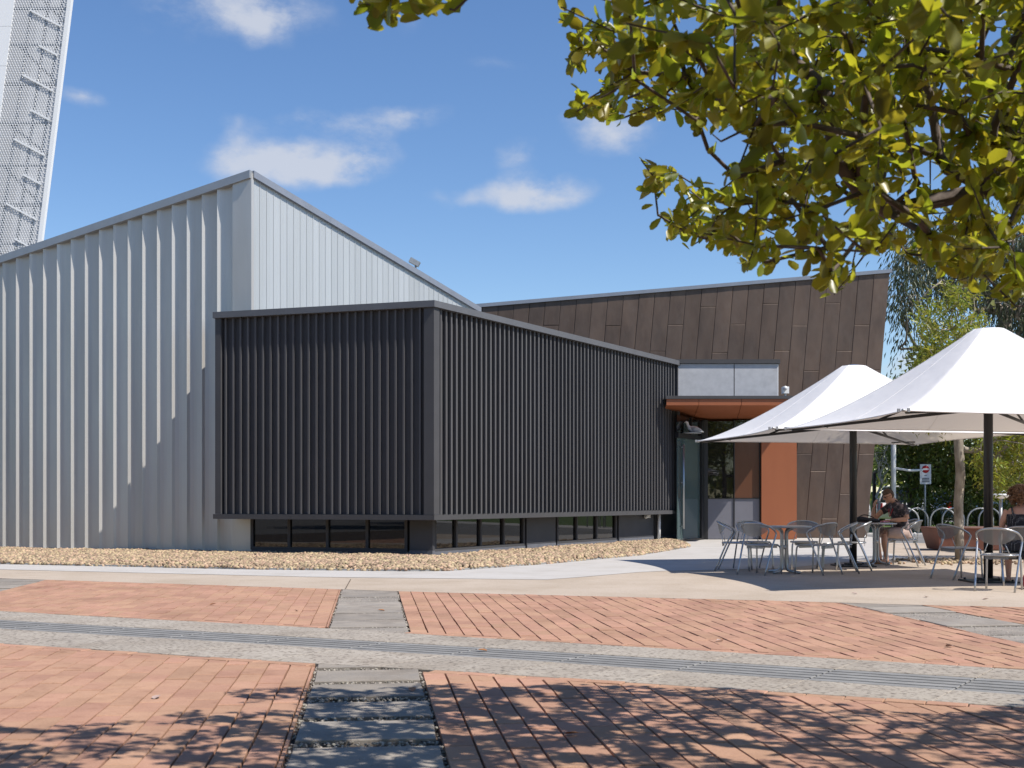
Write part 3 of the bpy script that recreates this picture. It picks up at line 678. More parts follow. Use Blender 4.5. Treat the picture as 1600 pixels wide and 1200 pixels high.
def MB_frame(F, us, z0, z1):
    mb = MB(); w = .028
    F.box(mb, us[0] - w, us[-1] + w, -.10, -.005, z0, z0 + .055); F.box(mb, us[0] - w, us[-1] + w, -.10, -.005, z1 - .04, z1)
    for i, u in enumerate(us): F.box(mb, u - w, u + w, -.098, -.002, z0 + .056, z1 - .041)
    return mb
basebay(bl, 393, 640, 'win', xs=[393, 451, 511, 573, 634])
basebay(bl, 640, 676, 'solid')
basebay(br, 677, 820, 'win', xs=[681, 714, 752, 788, 819])
basebay(br, 823, 868, 'solid')
basebay(br, 870, 964, 'win', xs=[872, 902, 933, 963])
basebay(br, 967, 1021, 'solid')
basebay(br, 1030, 1058, 'solid')
mb = MB(); u = br.ux(1026); br.box(mb, br.ux(1021), br.ux(1030), -.13, -.10, 0, zb); part('base_wall', mb, M['char_trim'], bxo)
mb = MB(); p = br.pt(u, .07, 0); mb.tube([(p.x, p.y, 0), (p.x, p.y, zb - .03)], .045); part('downpipe', mb, M['white'], bxo)
mb = MB(); p = br.pt(br.ux(1006), .1, zb - .1); mb.box(p, (.16, .1, .08)); mb.tube([(p.x, p.y, p.z), (p.x - .05, p.y - .12, p.z - .03)], .035); part('security_camera', mb, M['white'], bxo)
mb = MB(); F = bl   # dim room behind the strip windows
mb.prism([bl.pt(.6, -1.6, 0)[:2], bl.pt(bl.L - .2, -1.6, 0)[:2], br.pt(.9, -1.6, 0)[:2], br.pt(br.L - 3.5, -1.6, 0)[:2], br.pt(br.L - 3.5, -1.9, 0)[:2], br.pt(.5, -2.2, 0)[:2], bl.pt(.6, -2.0, 0)[:2]], 0, zb); part('inner_wall', mb, M['interior'], bxo)

# ---- brown hall
cop = empty('brown_metal_hall', (5, 38, 0), 'dark brown hall of leaning staggered metal panels with a raking roofline', 'building')
YF = 36.0; XL0, XR0 = -3.2, 10.50; SH = 0.0865
def zr(x): return 6.83 + (7.87 - 6.83) * (x + 1.14) / (11.18 + 1.14)
def roof_z(q):                                       # height where sheared column q meets the roofline
    z = 7.0
    for _ in range(8): z = zr(q + SH * z)
    return z
mb = MB()
pts0 = [(XL0, 0), (XR0, 0), (XR0 + SH * roof_z(XR0), roof_z(XR0)), (XL0 + SH * roof_z(XL0), roof_z(XL0))]
mb.add([(x, YF + .02, z - (.02 if z else 0)) for x, z in pts0] + [(x - 1.5 * (i in (1, 2)), YF + 9, z - .02) for i, (x, z) in enumerate(pts0)], [(0, 1, 2, 3), (7, 6, 5, 4), (1, 5, 6, 2), (3, 2, 6, 7), (0, 3, 7, 4), (0, 4, 5, 1)])
part('wall', mb, M['copper_dark'], cop)
q = XR0; PW = .46; col_i = 0
while q > XL0:
    qa = q - PW + .0045; qb = q - .0045; z = -.0; zt_ = min(roof_z(qa), roof_z(qb))
    z = 0.02; off = [0.0, 1.32, .55, 1.95][col_i % 4] + random.uniform(-.06, .06); zz = [0.02]; h = off if off > .3 else 2.5
    while h < zt_ - .35: zz.append(h); h += 2.48 + random.uniform(-.03, .03)
    for i, z0 in enumerate(zz):
        last = i == len(zz) - 1; za = zb_ = (zz[i + 1] - .008) if not last else None
        if last: za, zb_ = roof_z(qa) - .02, roof_z(qb) - .02
        o = .012 + random.uniform(0, .007); mb = MB(); e = .012
        P = [(qa + SH * z0, z0), (qb + SH * z0, z0), (qb + SH * zb_, zb_), (qa + SH * za, za)]
        cx = sum(p[0] for p in P) / 4; cz = sum(p[1] for p in P) / 4
        b = [(x, YF + .02, zc) for x, zc in P]; m_ = [(x, YF - o + .006, zc) for x, zc in P]
        t = [(x + (e if x < cx else -e), YF - o + random.uniform(-.003, .003), zc + (e if zc < cz else -e)) for x, zc in P]
        mb.add(b + m_ + t, [(8, 9, 10, 11)] + [(r * 4 + k, r * 4 + (k + 1) % 4, r * 4 + 4 + (k + 1) % 4, r * 4 + 4 + k) for r in (0, 1) for k in range(4)])
        part('wall_panel', mb, M['copper'], cop)
    q -= PW; col_i += 1
mb = MB(); x0, x1 = XL0 + SH * 7, XR0 + SH * 7.9
mb.hexa([(x0, YF - .07, zr(x0) - .02), (x1 + .05, YF - .07, zr(x1) - .02), (x1 + .05, YF + .3, zr(x1) - .02), (x0, YF + .3, zr(x0) - .02)], [(x0, YF - .07, zr(x0) + .085), (x1 + .05, YF - .07, zr(x1) + .085), (x1 + .05, YF + .3, zr(x1) + .085), (x0, YF + .3, zr(x0) + .085)])
part('roof_flashing', mb, M['flash'], cop)

# ---- entrance block
ent = empty('entrance_porch', (6, 34, 0), 'entrance porch with pale cement upper box, rust orange soffit and orange wall panels', 'entrance')
Y0 = 33.0
def Xa(x, d): return (x - 800) * d / FPX
zf0, zf1 = 3.86, 4.83
xa, xm, xb = Xa(1055, Y0), Xa(1147, Y0), Xa(1215, Y0)
mb = MB(); mb.prism([(xa - 1, Y0 + .05), (xb - .02, Y0 + .05), (xb + .55, 35.95), (xa - 1, 35.95)], zf0 - .02, zf1 - .01); part('box_core', mb, M['copper_dark'], ent)
for a, b in ((xa, xm - .012), (xm + .012, xb)):
    mb = MB(); mb.box(((a + b) / 2, Y0 + .012, (zf0 + zf1) / 2), (b - a, .05, zf1 - zf0 - .02)); part('cladding_panel', mb, M['fibre'], ent)
mb = MB(); mb.hexa([(xb + .004, Y0 + .0, zf0), (xb + .02, Y0, zf0), (xb + .60, 35.9, zf0), (xb + .56, 35.9, zf0)], [(xb + .004, Y0, zf1 - .02), (xb + .02, Y0, zf1 - .02), (xb + .44, 35.9, zf1 - .02), (xb + .40, 35.9, zf1 - .02)]); part('side_panel', mb, M['white_panel'], ent)  # side of the grey cement box; its sunlit brightness is put into the white
mb = MB(); mb.prism([(xa - .12, Y0 - .06), (xb + .06, Y0 - .06), (xb + .5, 35.96), (xa - .12, 35.96)], zf1, zf1 + .11); part('roof_capping', mb, M['char_trim'], ent)
# canopy
C0 = Vector((Xa(1041, 31.7), 31.7)); C1 = Vector((Xa(1237, 31.7), 31.7)); C2 = Vector((8.15, 35.95)); C3 = Vector((4.3, 35.95))
zs0, zs1 = 3.60, 3.38
mb = MB(); mb.prism([C0 + Vector((-.02, -.03)), C1 + Vector((.03, -.03)), C2 + Vector((.03, 0)), C3], 3.765, 3.845); part('canopy_edge', mb, M['char_trim'], ent)
us = [0, .26, .60, 1.0]
for a, b in zip(us[:-1], us[1:]):
    p, q_ = C0.lerp(C1, a), C0.lerp(C1, b); p = p + Vector((.006, 0)); q_ = q_ - Vector((.006, 0))
    mb = MB(); mb.hexa([(p.x, p.y, zs0), (q_.x, p.y, zs0), (q_.x, p.y + .04, zs0), (p.x, p.y + .04, zs0)], [(p.x, p.y, 3.76), (q_.x, p.y, 3.76), (q_.x, p.y + .04, 3.76), (p.x, p.y + .04, 3.76)]); part('fascia_panel', mb, M['orange'], ent)
    r_, s_ = C3.lerp(C2, a), C3.lerp(C2, b); y0 = 31.745
    p0 = C0.lerp(C1, a); q0_ = C0.lerp(C1, b)
    for (ya, yb) in ((0, .48), (.483, 1.0)):
        A0 = Vector((p0.x + .006, y0)).lerp(r_ + Vector((.006, 0)), ya); B0 = Vector((q0_.x - .006, y0)).lerp(s_ - Vector((.006, 0)), ya)
        A1 = Vector((p0.x + .006, y0)).lerp(r_ + Vector((.006, 0)), yb); B1 = Vector((q0_.x - .006, y0)).lerp(s_ - Vector((.006, 0)), yb)
        za = zs0 + (zs1 - zs0) * ya; zb2 = zs0 + (zs1 - zs0) * yb
        mb = MB(); mb.hexa([(A0.x, A0.y, za), (B0.x, B0.y, za), (B1.x, B1.y, zb2), (A1.x, A1.y, zb2)], [(A0.x, A0.y, za + .02), (B0.x, B0.y, za + .02), (B1.x, B1.y, zb2 + .02), (A1.x, A1.y, zb2 + .02)]); part('soffit_panel', mb, M['orange'], ent)
mb = MB(); mb.prism([C0 + Vector((.03, .08)), C1 + Vector((-.03, .08)), C2, C3], 3.64, 3.75); part('canopy_core', mb, M['copper_dark'], ent)
# angled glass wall
g0 = Vector((4.42, 32.5)); g1 = Vector((5.40, 34.5)); gf = Face(g0, g1)
mb = MB(); gf.box(mb, .0, gf.L - .25, -.02, 0, .06, 2.80); dr = part('glass_door', mb, M['glass_teal'], ent)
mb = MB(); u = .25; p = gf.pt(u, .09, 0); mb.tube([(p.x, p.y, .35), (p.x, p.y, 2.62)], .028)
for z in (.42, 1.6, 2.55): a = gf.pt(u, .09, z); b = gf.pt(u, 0, z); mb.tube([a, b], .018)
o = mb.build('handle', M['alu']); o.parent = dr
mb = MB(); gf.box(mb, -.05, gf.L, -.06, .05, 2.80, 2.92); gf.box(mb, -.05, gf.L, -.06, .05, 0, .06); gf.box(mb, gf.L - .25, gf.L, -.06, .06, .06, 3.36); gf.box(mb, gf.L * .5, gf.L * .5 + .05, -.05, .04, 2.92, 3.4); part('door_frame', mb, M['black'], ent)
mb = MB(); gf.box(mb, -.05, gf.L - .25, -.02, 0, 2.92, 3.4); part('transom_pane', mb, M['glass'], ent)
YB = 34.62
xc0, xc1, xc2, xc3, xc4 = Xa(1098, 34.5), Xa(1105, YB), Xa(1147, YB), Xa(1187, YB), Xa(1240, 34.9)
mb = MB(); mb.box(((xc0 + xc1) / 2, YB, 1.7), (.13, .16, 3.4)); part('column', mb, M['black'], ent)
for a, b in ((xc1 + .02, xc2 - .012), (xc2 + .012, xc3 - .01)):
    mb = MB(); mb.box(((a + b) / 2, YB + .03, .59), (b - a, .06, 1.14)); part('low_panel', mb, M['greypanel'], ent)
mb = MB(); mb.box(((xc1 + xc2) / 2, YB + .03, 2.27), (xc2 - xc1 - .03, .03, 2.2)); part('window_pane', mb, M['glass'], ent)
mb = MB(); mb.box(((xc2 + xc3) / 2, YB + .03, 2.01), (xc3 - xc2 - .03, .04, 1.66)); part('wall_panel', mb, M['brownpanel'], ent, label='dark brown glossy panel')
mb = MB(); mb.box(((xc2 + xc3) / 2, YB + .03, 3.14), (xc3 - xc2 - .03, .03, .52)); part('window_pane', mb, M['glass'], ent)
mb = MB()
for x in (xc1 + .005, xc2, xc3 - .001): mb.box((x, YB, 1.7), (.024, .07, 3.4))
mb.box(((xc1 + xc3) / 2, YB + .004, 1.172), (xc3 - xc1, .06, .022)); mb.box(((xc2 + xc3) / 2, YB + .004, 2.86), (xc3 - xc2, .06, .03)); part('mullions', mb, M['black'], ent)
for z0, z1 in ((.02, 2.80), (2.815, 3.4)):
    mb = MB(); mb.box(((xc3 + xc4) / 2 + .012, YB - .06 + .3, (z0 + z1) / 2), (xc4 - xc3 - .03, .72, z1 - z0)); part('wall_panel', mb, M['orange'], ent)
mb = MB(); mb.box(((xc1 + xc3) / 2, 35.5, 1.7), (xc3 - xc1, .1, 3.4)); part('inner_wall', mb, M['interior'], ent)
mb = MB(); p = Vector((Xa(1227, 32.2), 32.2, 3.845)); mb.tube([p, p + Vector((0, 0, .1))], .03); mb.box(p + Vector((0, 0, .19)), (.16, .2, .18)); 
mb.tube([p + Vector((-.02, -.1, .25)), p + Vector((-.05, -.25, .22))], .05)
o = mb.build('security_camera', M['white']); o.parent = None
props(o, 'white security camera on the canopy roof beside the pale cement box', 'camera')
# white bird ornament above the door
bp = gf.pt(.55, .22, 2.93)
bird = empty('bird_ornament', bp, 'white bird shaped ornament above the glass entrance door', 'ornament', rz=-.3)
mb = MB(); mb.tube([(-.20, 0, .30), (-.155, 0, .31), (-.12, 0, .29), (-.10, 0, .22), (-.06, 0, .15), (.02, 0, .12), (.12, 0, .11), (.24, 0, .07), (.33, 0, .03)], [.008, .036, .042, .036, .062, .085, .078, .045, .006], 12)
mb.build('body', M['white'], bird)
for s in (-1, 1): MB().add([(-.02, .07 * s, .16), (.10, .085 * s, .16), (.30, .04 * s, .07), (.05, .085 * s, .06), (-.02, .075 * s, .16), (.1, .10 * s, .15), (.30, .055 * s, .07), (.05, .10 * s, .06)], [(0, 1, 2, 3), (7, 6, 5, 4), (0, 4, 5, 1), (1, 5, 6, 2), (2, 6, 7, 3), (3, 7, 4, 0)]).build('wing', M['zinc_trim'], bird)
MB().lathe([(.01, 0), (.26, .0), (.27, .015), (.05, .035), (.012, .05), (.012, .08)], n=24).build('stand', M['zinc_trim'], bird)

# ---- perforated tower
TY = 40.0
tow = empty('perforated_tower', (-18, 41, 0), 'tall white leaning tower wrapped in perforated metal behind the silver hall', 'tower')
def ex(z): return -15.6 + (z - 9.5) * .1235         # right edge x at height z
mb = MB(); mb.hexa([(ex(0), TY - .06, 0), (ex(0) + .13, TY - .06, 0), (ex(0) + .13, TY + .12, 0), (ex(0), TY + .12, 0)], [(ex(21), TY - .06, 21), (ex(21) + .13, TY - .06, 21), (ex(21) + .13, TY + .12, 21), (ex(21), TY + .12, 21)])
part('edge_trim', mb, M['white'], tow)
W2 = 1.72; pt_ = .086; V = []; F = []
z = 6.5; row = 0
while z < 19.2:
    off = (row % 2) * pt_ / 2; n = int(W2 / pt_) + 1
    for i in range(n):
        cx = ex(z) - .02 - i * pt_ - off; cz = z; o = len(V); hw = pt_ / 2; hh = .078 / 2
        outer = [(-hw, -hh), (0, -hh), (hw, -hh), (hw, hh), (0, hh), (-hw, hh)]
        rr = .0315
        innr = [(rr * math.cos(a), rr * math.sin(a)) for a in [R(210), R(270), R(330), R(30), R(90), R(150)]]
        V += [(cx + a + b * .1235, TY, cz + b) for a, b in outer] + [(cx + a, TY, cz + b) for a, b in innr]
        F += [(o + k, o + (k + 1) % 6, o + 6 + (k + 1) % 6, o + 6 + k) for k in range(6)]
    z += .078; row += 1
me = npmesh('perforated_screen', V, F, M['tower_mesh']); o = link('perforated_screen', me); o.parent = tow; o.location = -Vector(tow.location)
sol = solid = o.modifiers.new('s', 'SOLIDIFY'); sol.thickness = .006
for i in range(12):
    z0 = 5 + i * 1.3; z1 = z0 + 1.29; mb = MB()
    for zz_ in (0,): mb.hexa([(ex(z0) - W2 - 2.2, TY - .03, z0), (ex(z0) - W2 - .03, TY - .03, z0), (ex(z0) - W2 - .03, TY, z0), (ex(z0) - W2 - 2.2, TY, z0)], [(ex(z1) - W2 - 2.2, TY - .03, z1), (ex(z1) - W2 - .03, TY - .03, z1), (ex(z1) - W2 - .03, TY, z1), (ex(z1) - W2 - 2.2, TY, z1)])
    part('solid_panel', mb, M['white_panel'], tow)
k = 0; z = 8.2
while z < 18.5:
    lg = k % 2 == 0; L = 1.0 if lg else .55
    x1 = ex(z) - .12; mb = MB(); mb.box((0, 0, 0), (L + .15, .035, .05), Matrix.Rotation(R(28), 3, 'Y')); mb.v = [(a + x1 - L / 2, b + TY - .035, c + z + .28) for a, b, c in mb.v]
    part('screen_fin', mb, M['white'], tow); z += 1.06 if lg else 1.06; k += 1
for z in [7.9, 9.6, 10.9, 12.2, 13.6, 14.9, 16.2, 17.4, 18.6]:
    mb = MB(); mb.box((ex(z) - .95, TY + .3, z), (1.9, .09, .09)); part('floor_beam', mb, M['zinc_trim'], tow)
for dxx in (.5, .95, 1.5):
    mb = MB(); mb.tube([(ex(0) - dxx, TY + .35, 0), (ex(20) - dxx + .2, TY + .35, 20)], .055, 6); part('post', mb, M['galv'], tow)
for i, (za, zc) in enumerate([(8, 9.6), (10.9, 12.2), (12.6, 13.6), (15, 16.2), (17, 18.3)]):
    mb = MB(); mb.tube([(ex(za) - .2, TY + .42, za), (ex(zc) - 1.6, TY + .42, zc)], .05, 6); part('brace', mb, M['galv'], tow)
mb = MB(); mb.hexa([(ex(0) - 4, TY + 2.2, 0), (ex(0) - 1.9, TY + 2.2, 0), (ex(0) - 1.9, TY + 5, 0), (ex(0) - 4, TY + 5, 0)], [(ex(20) - 4, TY + 2.2, 20), (ex(20) - 1.9, TY + 2.2, 20), (ex(20) - 1.9, TY + 5, 20), (ex(20) - 4, TY + 5, 20)]); part('core_wall', mb, M['fibre'], tow)

# ================================================================ RIVER STONE BED
bed_front = pl([(0, 881.5), (388, 890), (640, 893), (700, 892.5), (860, 881), (1000, 868), (1066, 857)])
def bed_back(x):
    ys = []
    if x < S1.x: t = (x - S0.x) / (S1.x - S0.x); return S0.y + (S1.y - S0.y) * t - .15
    if x < CC.x: t = (x - CA.x) / (CC.x - CA.x); return CA.y + (CC.y - CA.y) * t + .30
    t = (x - CC.x) / (CB.x - CC.x); return CC.y + (CB.y - CC.y) * t + .1
pts = []
poly = [(x, bed_front(x)) for x in np.linspace(-14, 4.25, 50)] + [(x, bed_back(x)) for x in np.linspace(4.25, -14, 50)]
for gx in np.arange(-13.5, 4.3, .056):
    f0, b0 = bed_front(gx), bed_back(gx); yy = f0
    while yy < b0:
        e = min(yy - f0, b0 - yy + .3); h = .025 + .05 * min(1, e / .35) + .02 * math.sin(gx * 3) * math.sin(yy * 4)
        pts.append((gx + random.uniform(-.02, .02), yy + random.uniform(-.02, .02), h - .01)); yy += .058
sheet('stone_bedding', poly, 0.012, M['soil'])
stones('river_stones', pts, .024, .050, M['stone'], .2, base=(ICV, ICF), kind='stuff', label='tan river stones filling the bed along the foot of the silver and charcoal walls', cat='stones')
mb = MB(); xsb = np.linspace(-14, 4.25, 60)
for a, b in zip(xsb[:-1], xsb[1:]):
    p, q = Vector((a, bed_front(a))), Vector((b, bed_front(b))); n = Vector((-(q - p).y, (q - p).x)).normalized() * .012
    mb.hexa([(v.x, v.y, .006) for v in (p - n, q - n, q + n, p + n)], [(v.x, v.y, .03) for v in (p - n, q - n, q + n, p + n)])
link('bed_edging', mb.mesh('bed_edging', M['galv']), kind='structure')
# far right ground: road, kerb, lawn
sheet('road', [(9.5, 29.5), (60, 26), (60, 37.5), (9.5, 37.8)], -.012, M['asphalt'])
mb = MB(); mb.prism([(9.6, 37.9), (60, 37.6), (60, 38.4), (9.6, 38.7)], -.04, .06); link('kerb', mb.mesh('kerb', M['white_conc']), kind='structure')
sheet('lawn', [(9.6, 38.7), (60, 38.4), (60, 60), (9.6, 60)], .03, M['grass'])
sheet('rack_pad', [(11.5, 39.2), (40, 38.9), (40, 40.4), (11.5, 40.7)], .036, M['white_conc'])
# open lawn beside the terrace (right of the frame; seen in the glass)
sheet('side_lawn', [(17.2, -3), (60, -3), (60, 24), (17.2, 24)], .01, M['grass'])

# ================================================================ TERRACE FURNITURE
def meshmat():
    m = M['alu_mesh']; t = m.node_tree; n = t.nodes; l = t.links; b = n['Principled BSDF']; out = n['Material Output']
    tr = n.new('ShaderNodeBsdfTransparent'); mx = n.new('ShaderNodeMixShader'); mx.inputs[0].default_value = 0.68
    l.new(tr.outputs[0], mx.inputs[1]); l.new(b.outputs[0], mx.inputs[2]); l.new(mx.outputs[0], out.inputs['Surface'])
meshmat()
def smooth_path(P, n=6):                            # Catmull-Rom
    P = [Vector(p) for p in P]; Q = [P[0] * 2 - P[1]] + P + [P[-1] * 2 - P[-2]]; out = []
    for i in range(1, len(Q) - 2):
        for k in range(n):
            t = k / n; a, b, c, d = Q[i - 1:i + 3]
            out.append(0.5 * ((2 * b) + (c - a) * t + (2 * a - 5 * b + 4 * c - d) * t * t + (3 * b - a - 3 * c + d) * t ** 3))
    return out + [P[-1]]
def make_chair():
    c = empty('cafe_chair', (0, 0, 0))
    al = M['alu']; r = .0135
    for s in (-1, 1):
        MB().tube(smooth_path([(-.31, .235 * s, .0), (-.14, .255 * s, .40), (-.035, .268 * s, .60), (-.045, .268 * s, .645)], 4), r, 8).build('leg', al, c)
        MB().tube(smooth_path([(.235, .215 * s, 0), (.215, .205 * s, .36), (.195, .195 * s, .425), (.14, .19 * s, .445)], 4), r, 8).build('leg', al, c)
        MB().tube([(-.215, .10 * s, .60), (-.19, .16 * s, .45)], .006, 6).build('stay', al, c)
    arm = [(-.045, .268, .645), (-.08, .266, .675), (-.19, .235, .735), (-.275, .13, .775), (-.30, 0, .785), (-.275, -.13, .775), (-.19, -.235, .735), (-.08, -.266, .675), (-.045, -.268, .645)]
    MB().tube(smooth_path(arm, 5), r, 8).build('armrest', al, c)
    # perforated back panel hangs from the rail
    n = 16; mb = MB(); P = smooth_path(arm[2:7], 4)[:17]; vs = []
    for i, p in enumerate(P):
        t = i / (len(P) - 1); dep = .205 * math.sin(math.pi * t) ** .6
        for j in range(4): vs.append(p + Vector((.05 * j / 3 * math.sin(math.pi * t), 0, -.004 - dep * j / 3)))
    k = len(P); mb.add(vs, [(i * 4 + j, i * 4 + j + 1, i * 4 + 5 + j, i * 4 + 4 + j) for i in range(k - 1) for j in range(3)], True); mb.build('backrest', M['alu_mesh'], c)
    mb = MB(); ring = [(.19, .16), (.21, .10), (.215, 0), (.21, -.10), (.19, -.16), (.14, -.20), (0, -.215), (-.14, -.20), (-.2, -.15), (-.215, 0), (-.2, .15), (-.14, .20), (0, .215), (.14, .20), (.19, .16)]
    mb.tube([(x, y, .448) for x, y in ring], .012, 8, cap=False); mb.build('seat_frame', al, c)
    mb = MB()
    for i in range(13):
        y = -.18 + i * .03; L = .20 * math.sqrt(max(.05, 1 - (y / .225) ** 4)); mb.box((0, y, .450), (2 * L, .022, .006))
    mb.build('seat', M['alu'], c)
    mb = MB(); mb.box((.205, 0, .418), (.006, .31, .045)); mb.box((-.20, 0, .418), (.006, .28, .045)); mb.build('apron', M['alu_mesh'], c)
    return c
chair0 = make_chair()
def ang(fx, fy): return math.atan2(fy, fx)
GRP = 'aluminium cafe chairs on the terrace'
chairs = [((3.60, 19.55), (.96, -.28), 'aluminium cafe chair at the far left end of the round table, facing right'),
          ((3.82, 18.62), (.66, .75), 'aluminium cafe chair with its back to us, left front of the first round table'),
          ((3.98, 19.95), (.25, -.97), 'aluminium cafe chair half hidden behind the first table, before the orange panel'),
          ((4.66, 18.62), (-.62, .78), 'aluminium cafe chair with its back to us, right of the first table stem'),
          ((4.78, 19.90), (-.15, -.98), 'aluminium cafe chair behind the first table, seen against the brown wall'),
          ((5.10, 19.05), (-.97, .2), 'aluminium cafe chair facing left, second from the black umbrella pole'),
          ((5.52, 19.75), (-.96, .28), 'aluminium cafe chair beside the smaller umbrella pole, facing left'),
          ((6.78, 21.05), (-.84, .54), 'empty aluminium cafe chair in front of the reading man'),
          ((6.45, 17.55), (.93, .36), 'shaded dark cafe chair left of the near umbrella pole, facing right'),
          ((6.16, 15.35), (.55, .83), 'nearest aluminium cafe chair, its perforated back towards us, beside the seated woman'),
          ((7.02, 21.95), (-.98, -.1), 'cafe chair the man with sunglasses is sitting on'),
          ((6.84, 16.35), (.3, .95), 'cafe chair the curly haired woman is sitting on')]
for i, (p, f, lab) in enumerate(chairs):
    c = chair0 if i == 0 else copy_tree(chair0)
    c.location = (p[0], p[1], 0.004 if i < 5 else 0.001); c.rotation_euler = (0, 0, ang(*f)); props(c, lab, 'chair', GRP)
def make_table(rad):
    t = empty('round_table', (0, 0, 0))
    MB().lathe([(rad - .03, .705), (rad - .004, .707), (rad, .715), (rad, .728), (rad - .006, .733), (.0001, .733)], n=40).build('table_top', M['alu'], t)
    for k in range(4):
        a = R(45 + 90 * k); c, s = math.cos(a), math.sin(a)
        pr = [(.17, .70), (.085, .665), (.05, .60), (.048, .40), (.048, .16), (.075, .06), (.16, .028), (.29, .016)]
        MB().tube(smooth_path([(x * c, x * s, z) for x, z in pr], 4), .022, 8).build('leg', M['alu'], t)
    MB().lathe([(.052, .37), (.056, .38), (.056, .42), (.052, .43)], n=16).build('collar', M['alu'], t)
    return t
tab0 = make_table(.43)
tabs = [((4.24, 18.95), 'round aluminium cafe table with an empty top between eight chairs'), ((6.42, 21.45), 'round aluminium cafe table with the black bag and the man leaning on it'), ((7.80, 17.3), 'round cafe table beyond the near umbrella pole, mostly hidden by the woman')]
for i, (p, lab) in enumerate(tabs):
    t = tab0 if i == 0 else copy_tree(tab0); t.location = (*p, .003); t.rotation_euler = (0, 0, .25 * i); props(t, lab, 'table', 'round cafe tables')
tabs_s = .36 / .43
bpy.data.objects['round_table.001'].scale = (tabs_s, tabs_s, 1)

# black bag on the second table
bag = empty('soft_bag', (6.26, 21.36, .737), 'slumped black cloth bag on the table in front of the man', 'bag', rz=.1)
mb = MB(); rows = []
for i, (x, w, h) in enumerate([(-.25, .05, .03), (-.21, .12, .10), (-.15, .15, .125), (-.05, .16, .10), (.06, .14, .085), (.16, .13, .07), (.20, .06, .03)]):
    rows.append([(x + random.uniform(-.01, .01), w * math.cos(a), max(0, h * .5 + h * .5 * math.sin(a)) * random.uniform(.88, 1.1)) for a in [R(200), R(160), R(120), R(90), R(60), R(20), R(-20), R(-90)]])
vs = [p for r in rows for p in r]; mb.add(vs, [(i * 8 + k, i * 8 + (k + 1) % 8, i * 8 + 8 + (k + 1) % 8, i * 8 + 8 + k) for i in range(6) for k in range(8)] + [tuple(range(8)), tuple(range(48, 56))], True)
o = mb.build('body', M['blackcloth'], bag); o.modifiers.new('s', 'SUBSURF').levels = 1
MB().tube(smooth_path([(-.2, .02, .08), (-.1, .0, .135), (.0, -.02, .125), (.1, 0, .09)], 5), .009, 6).build('strap', M['blackcloth'], bag)

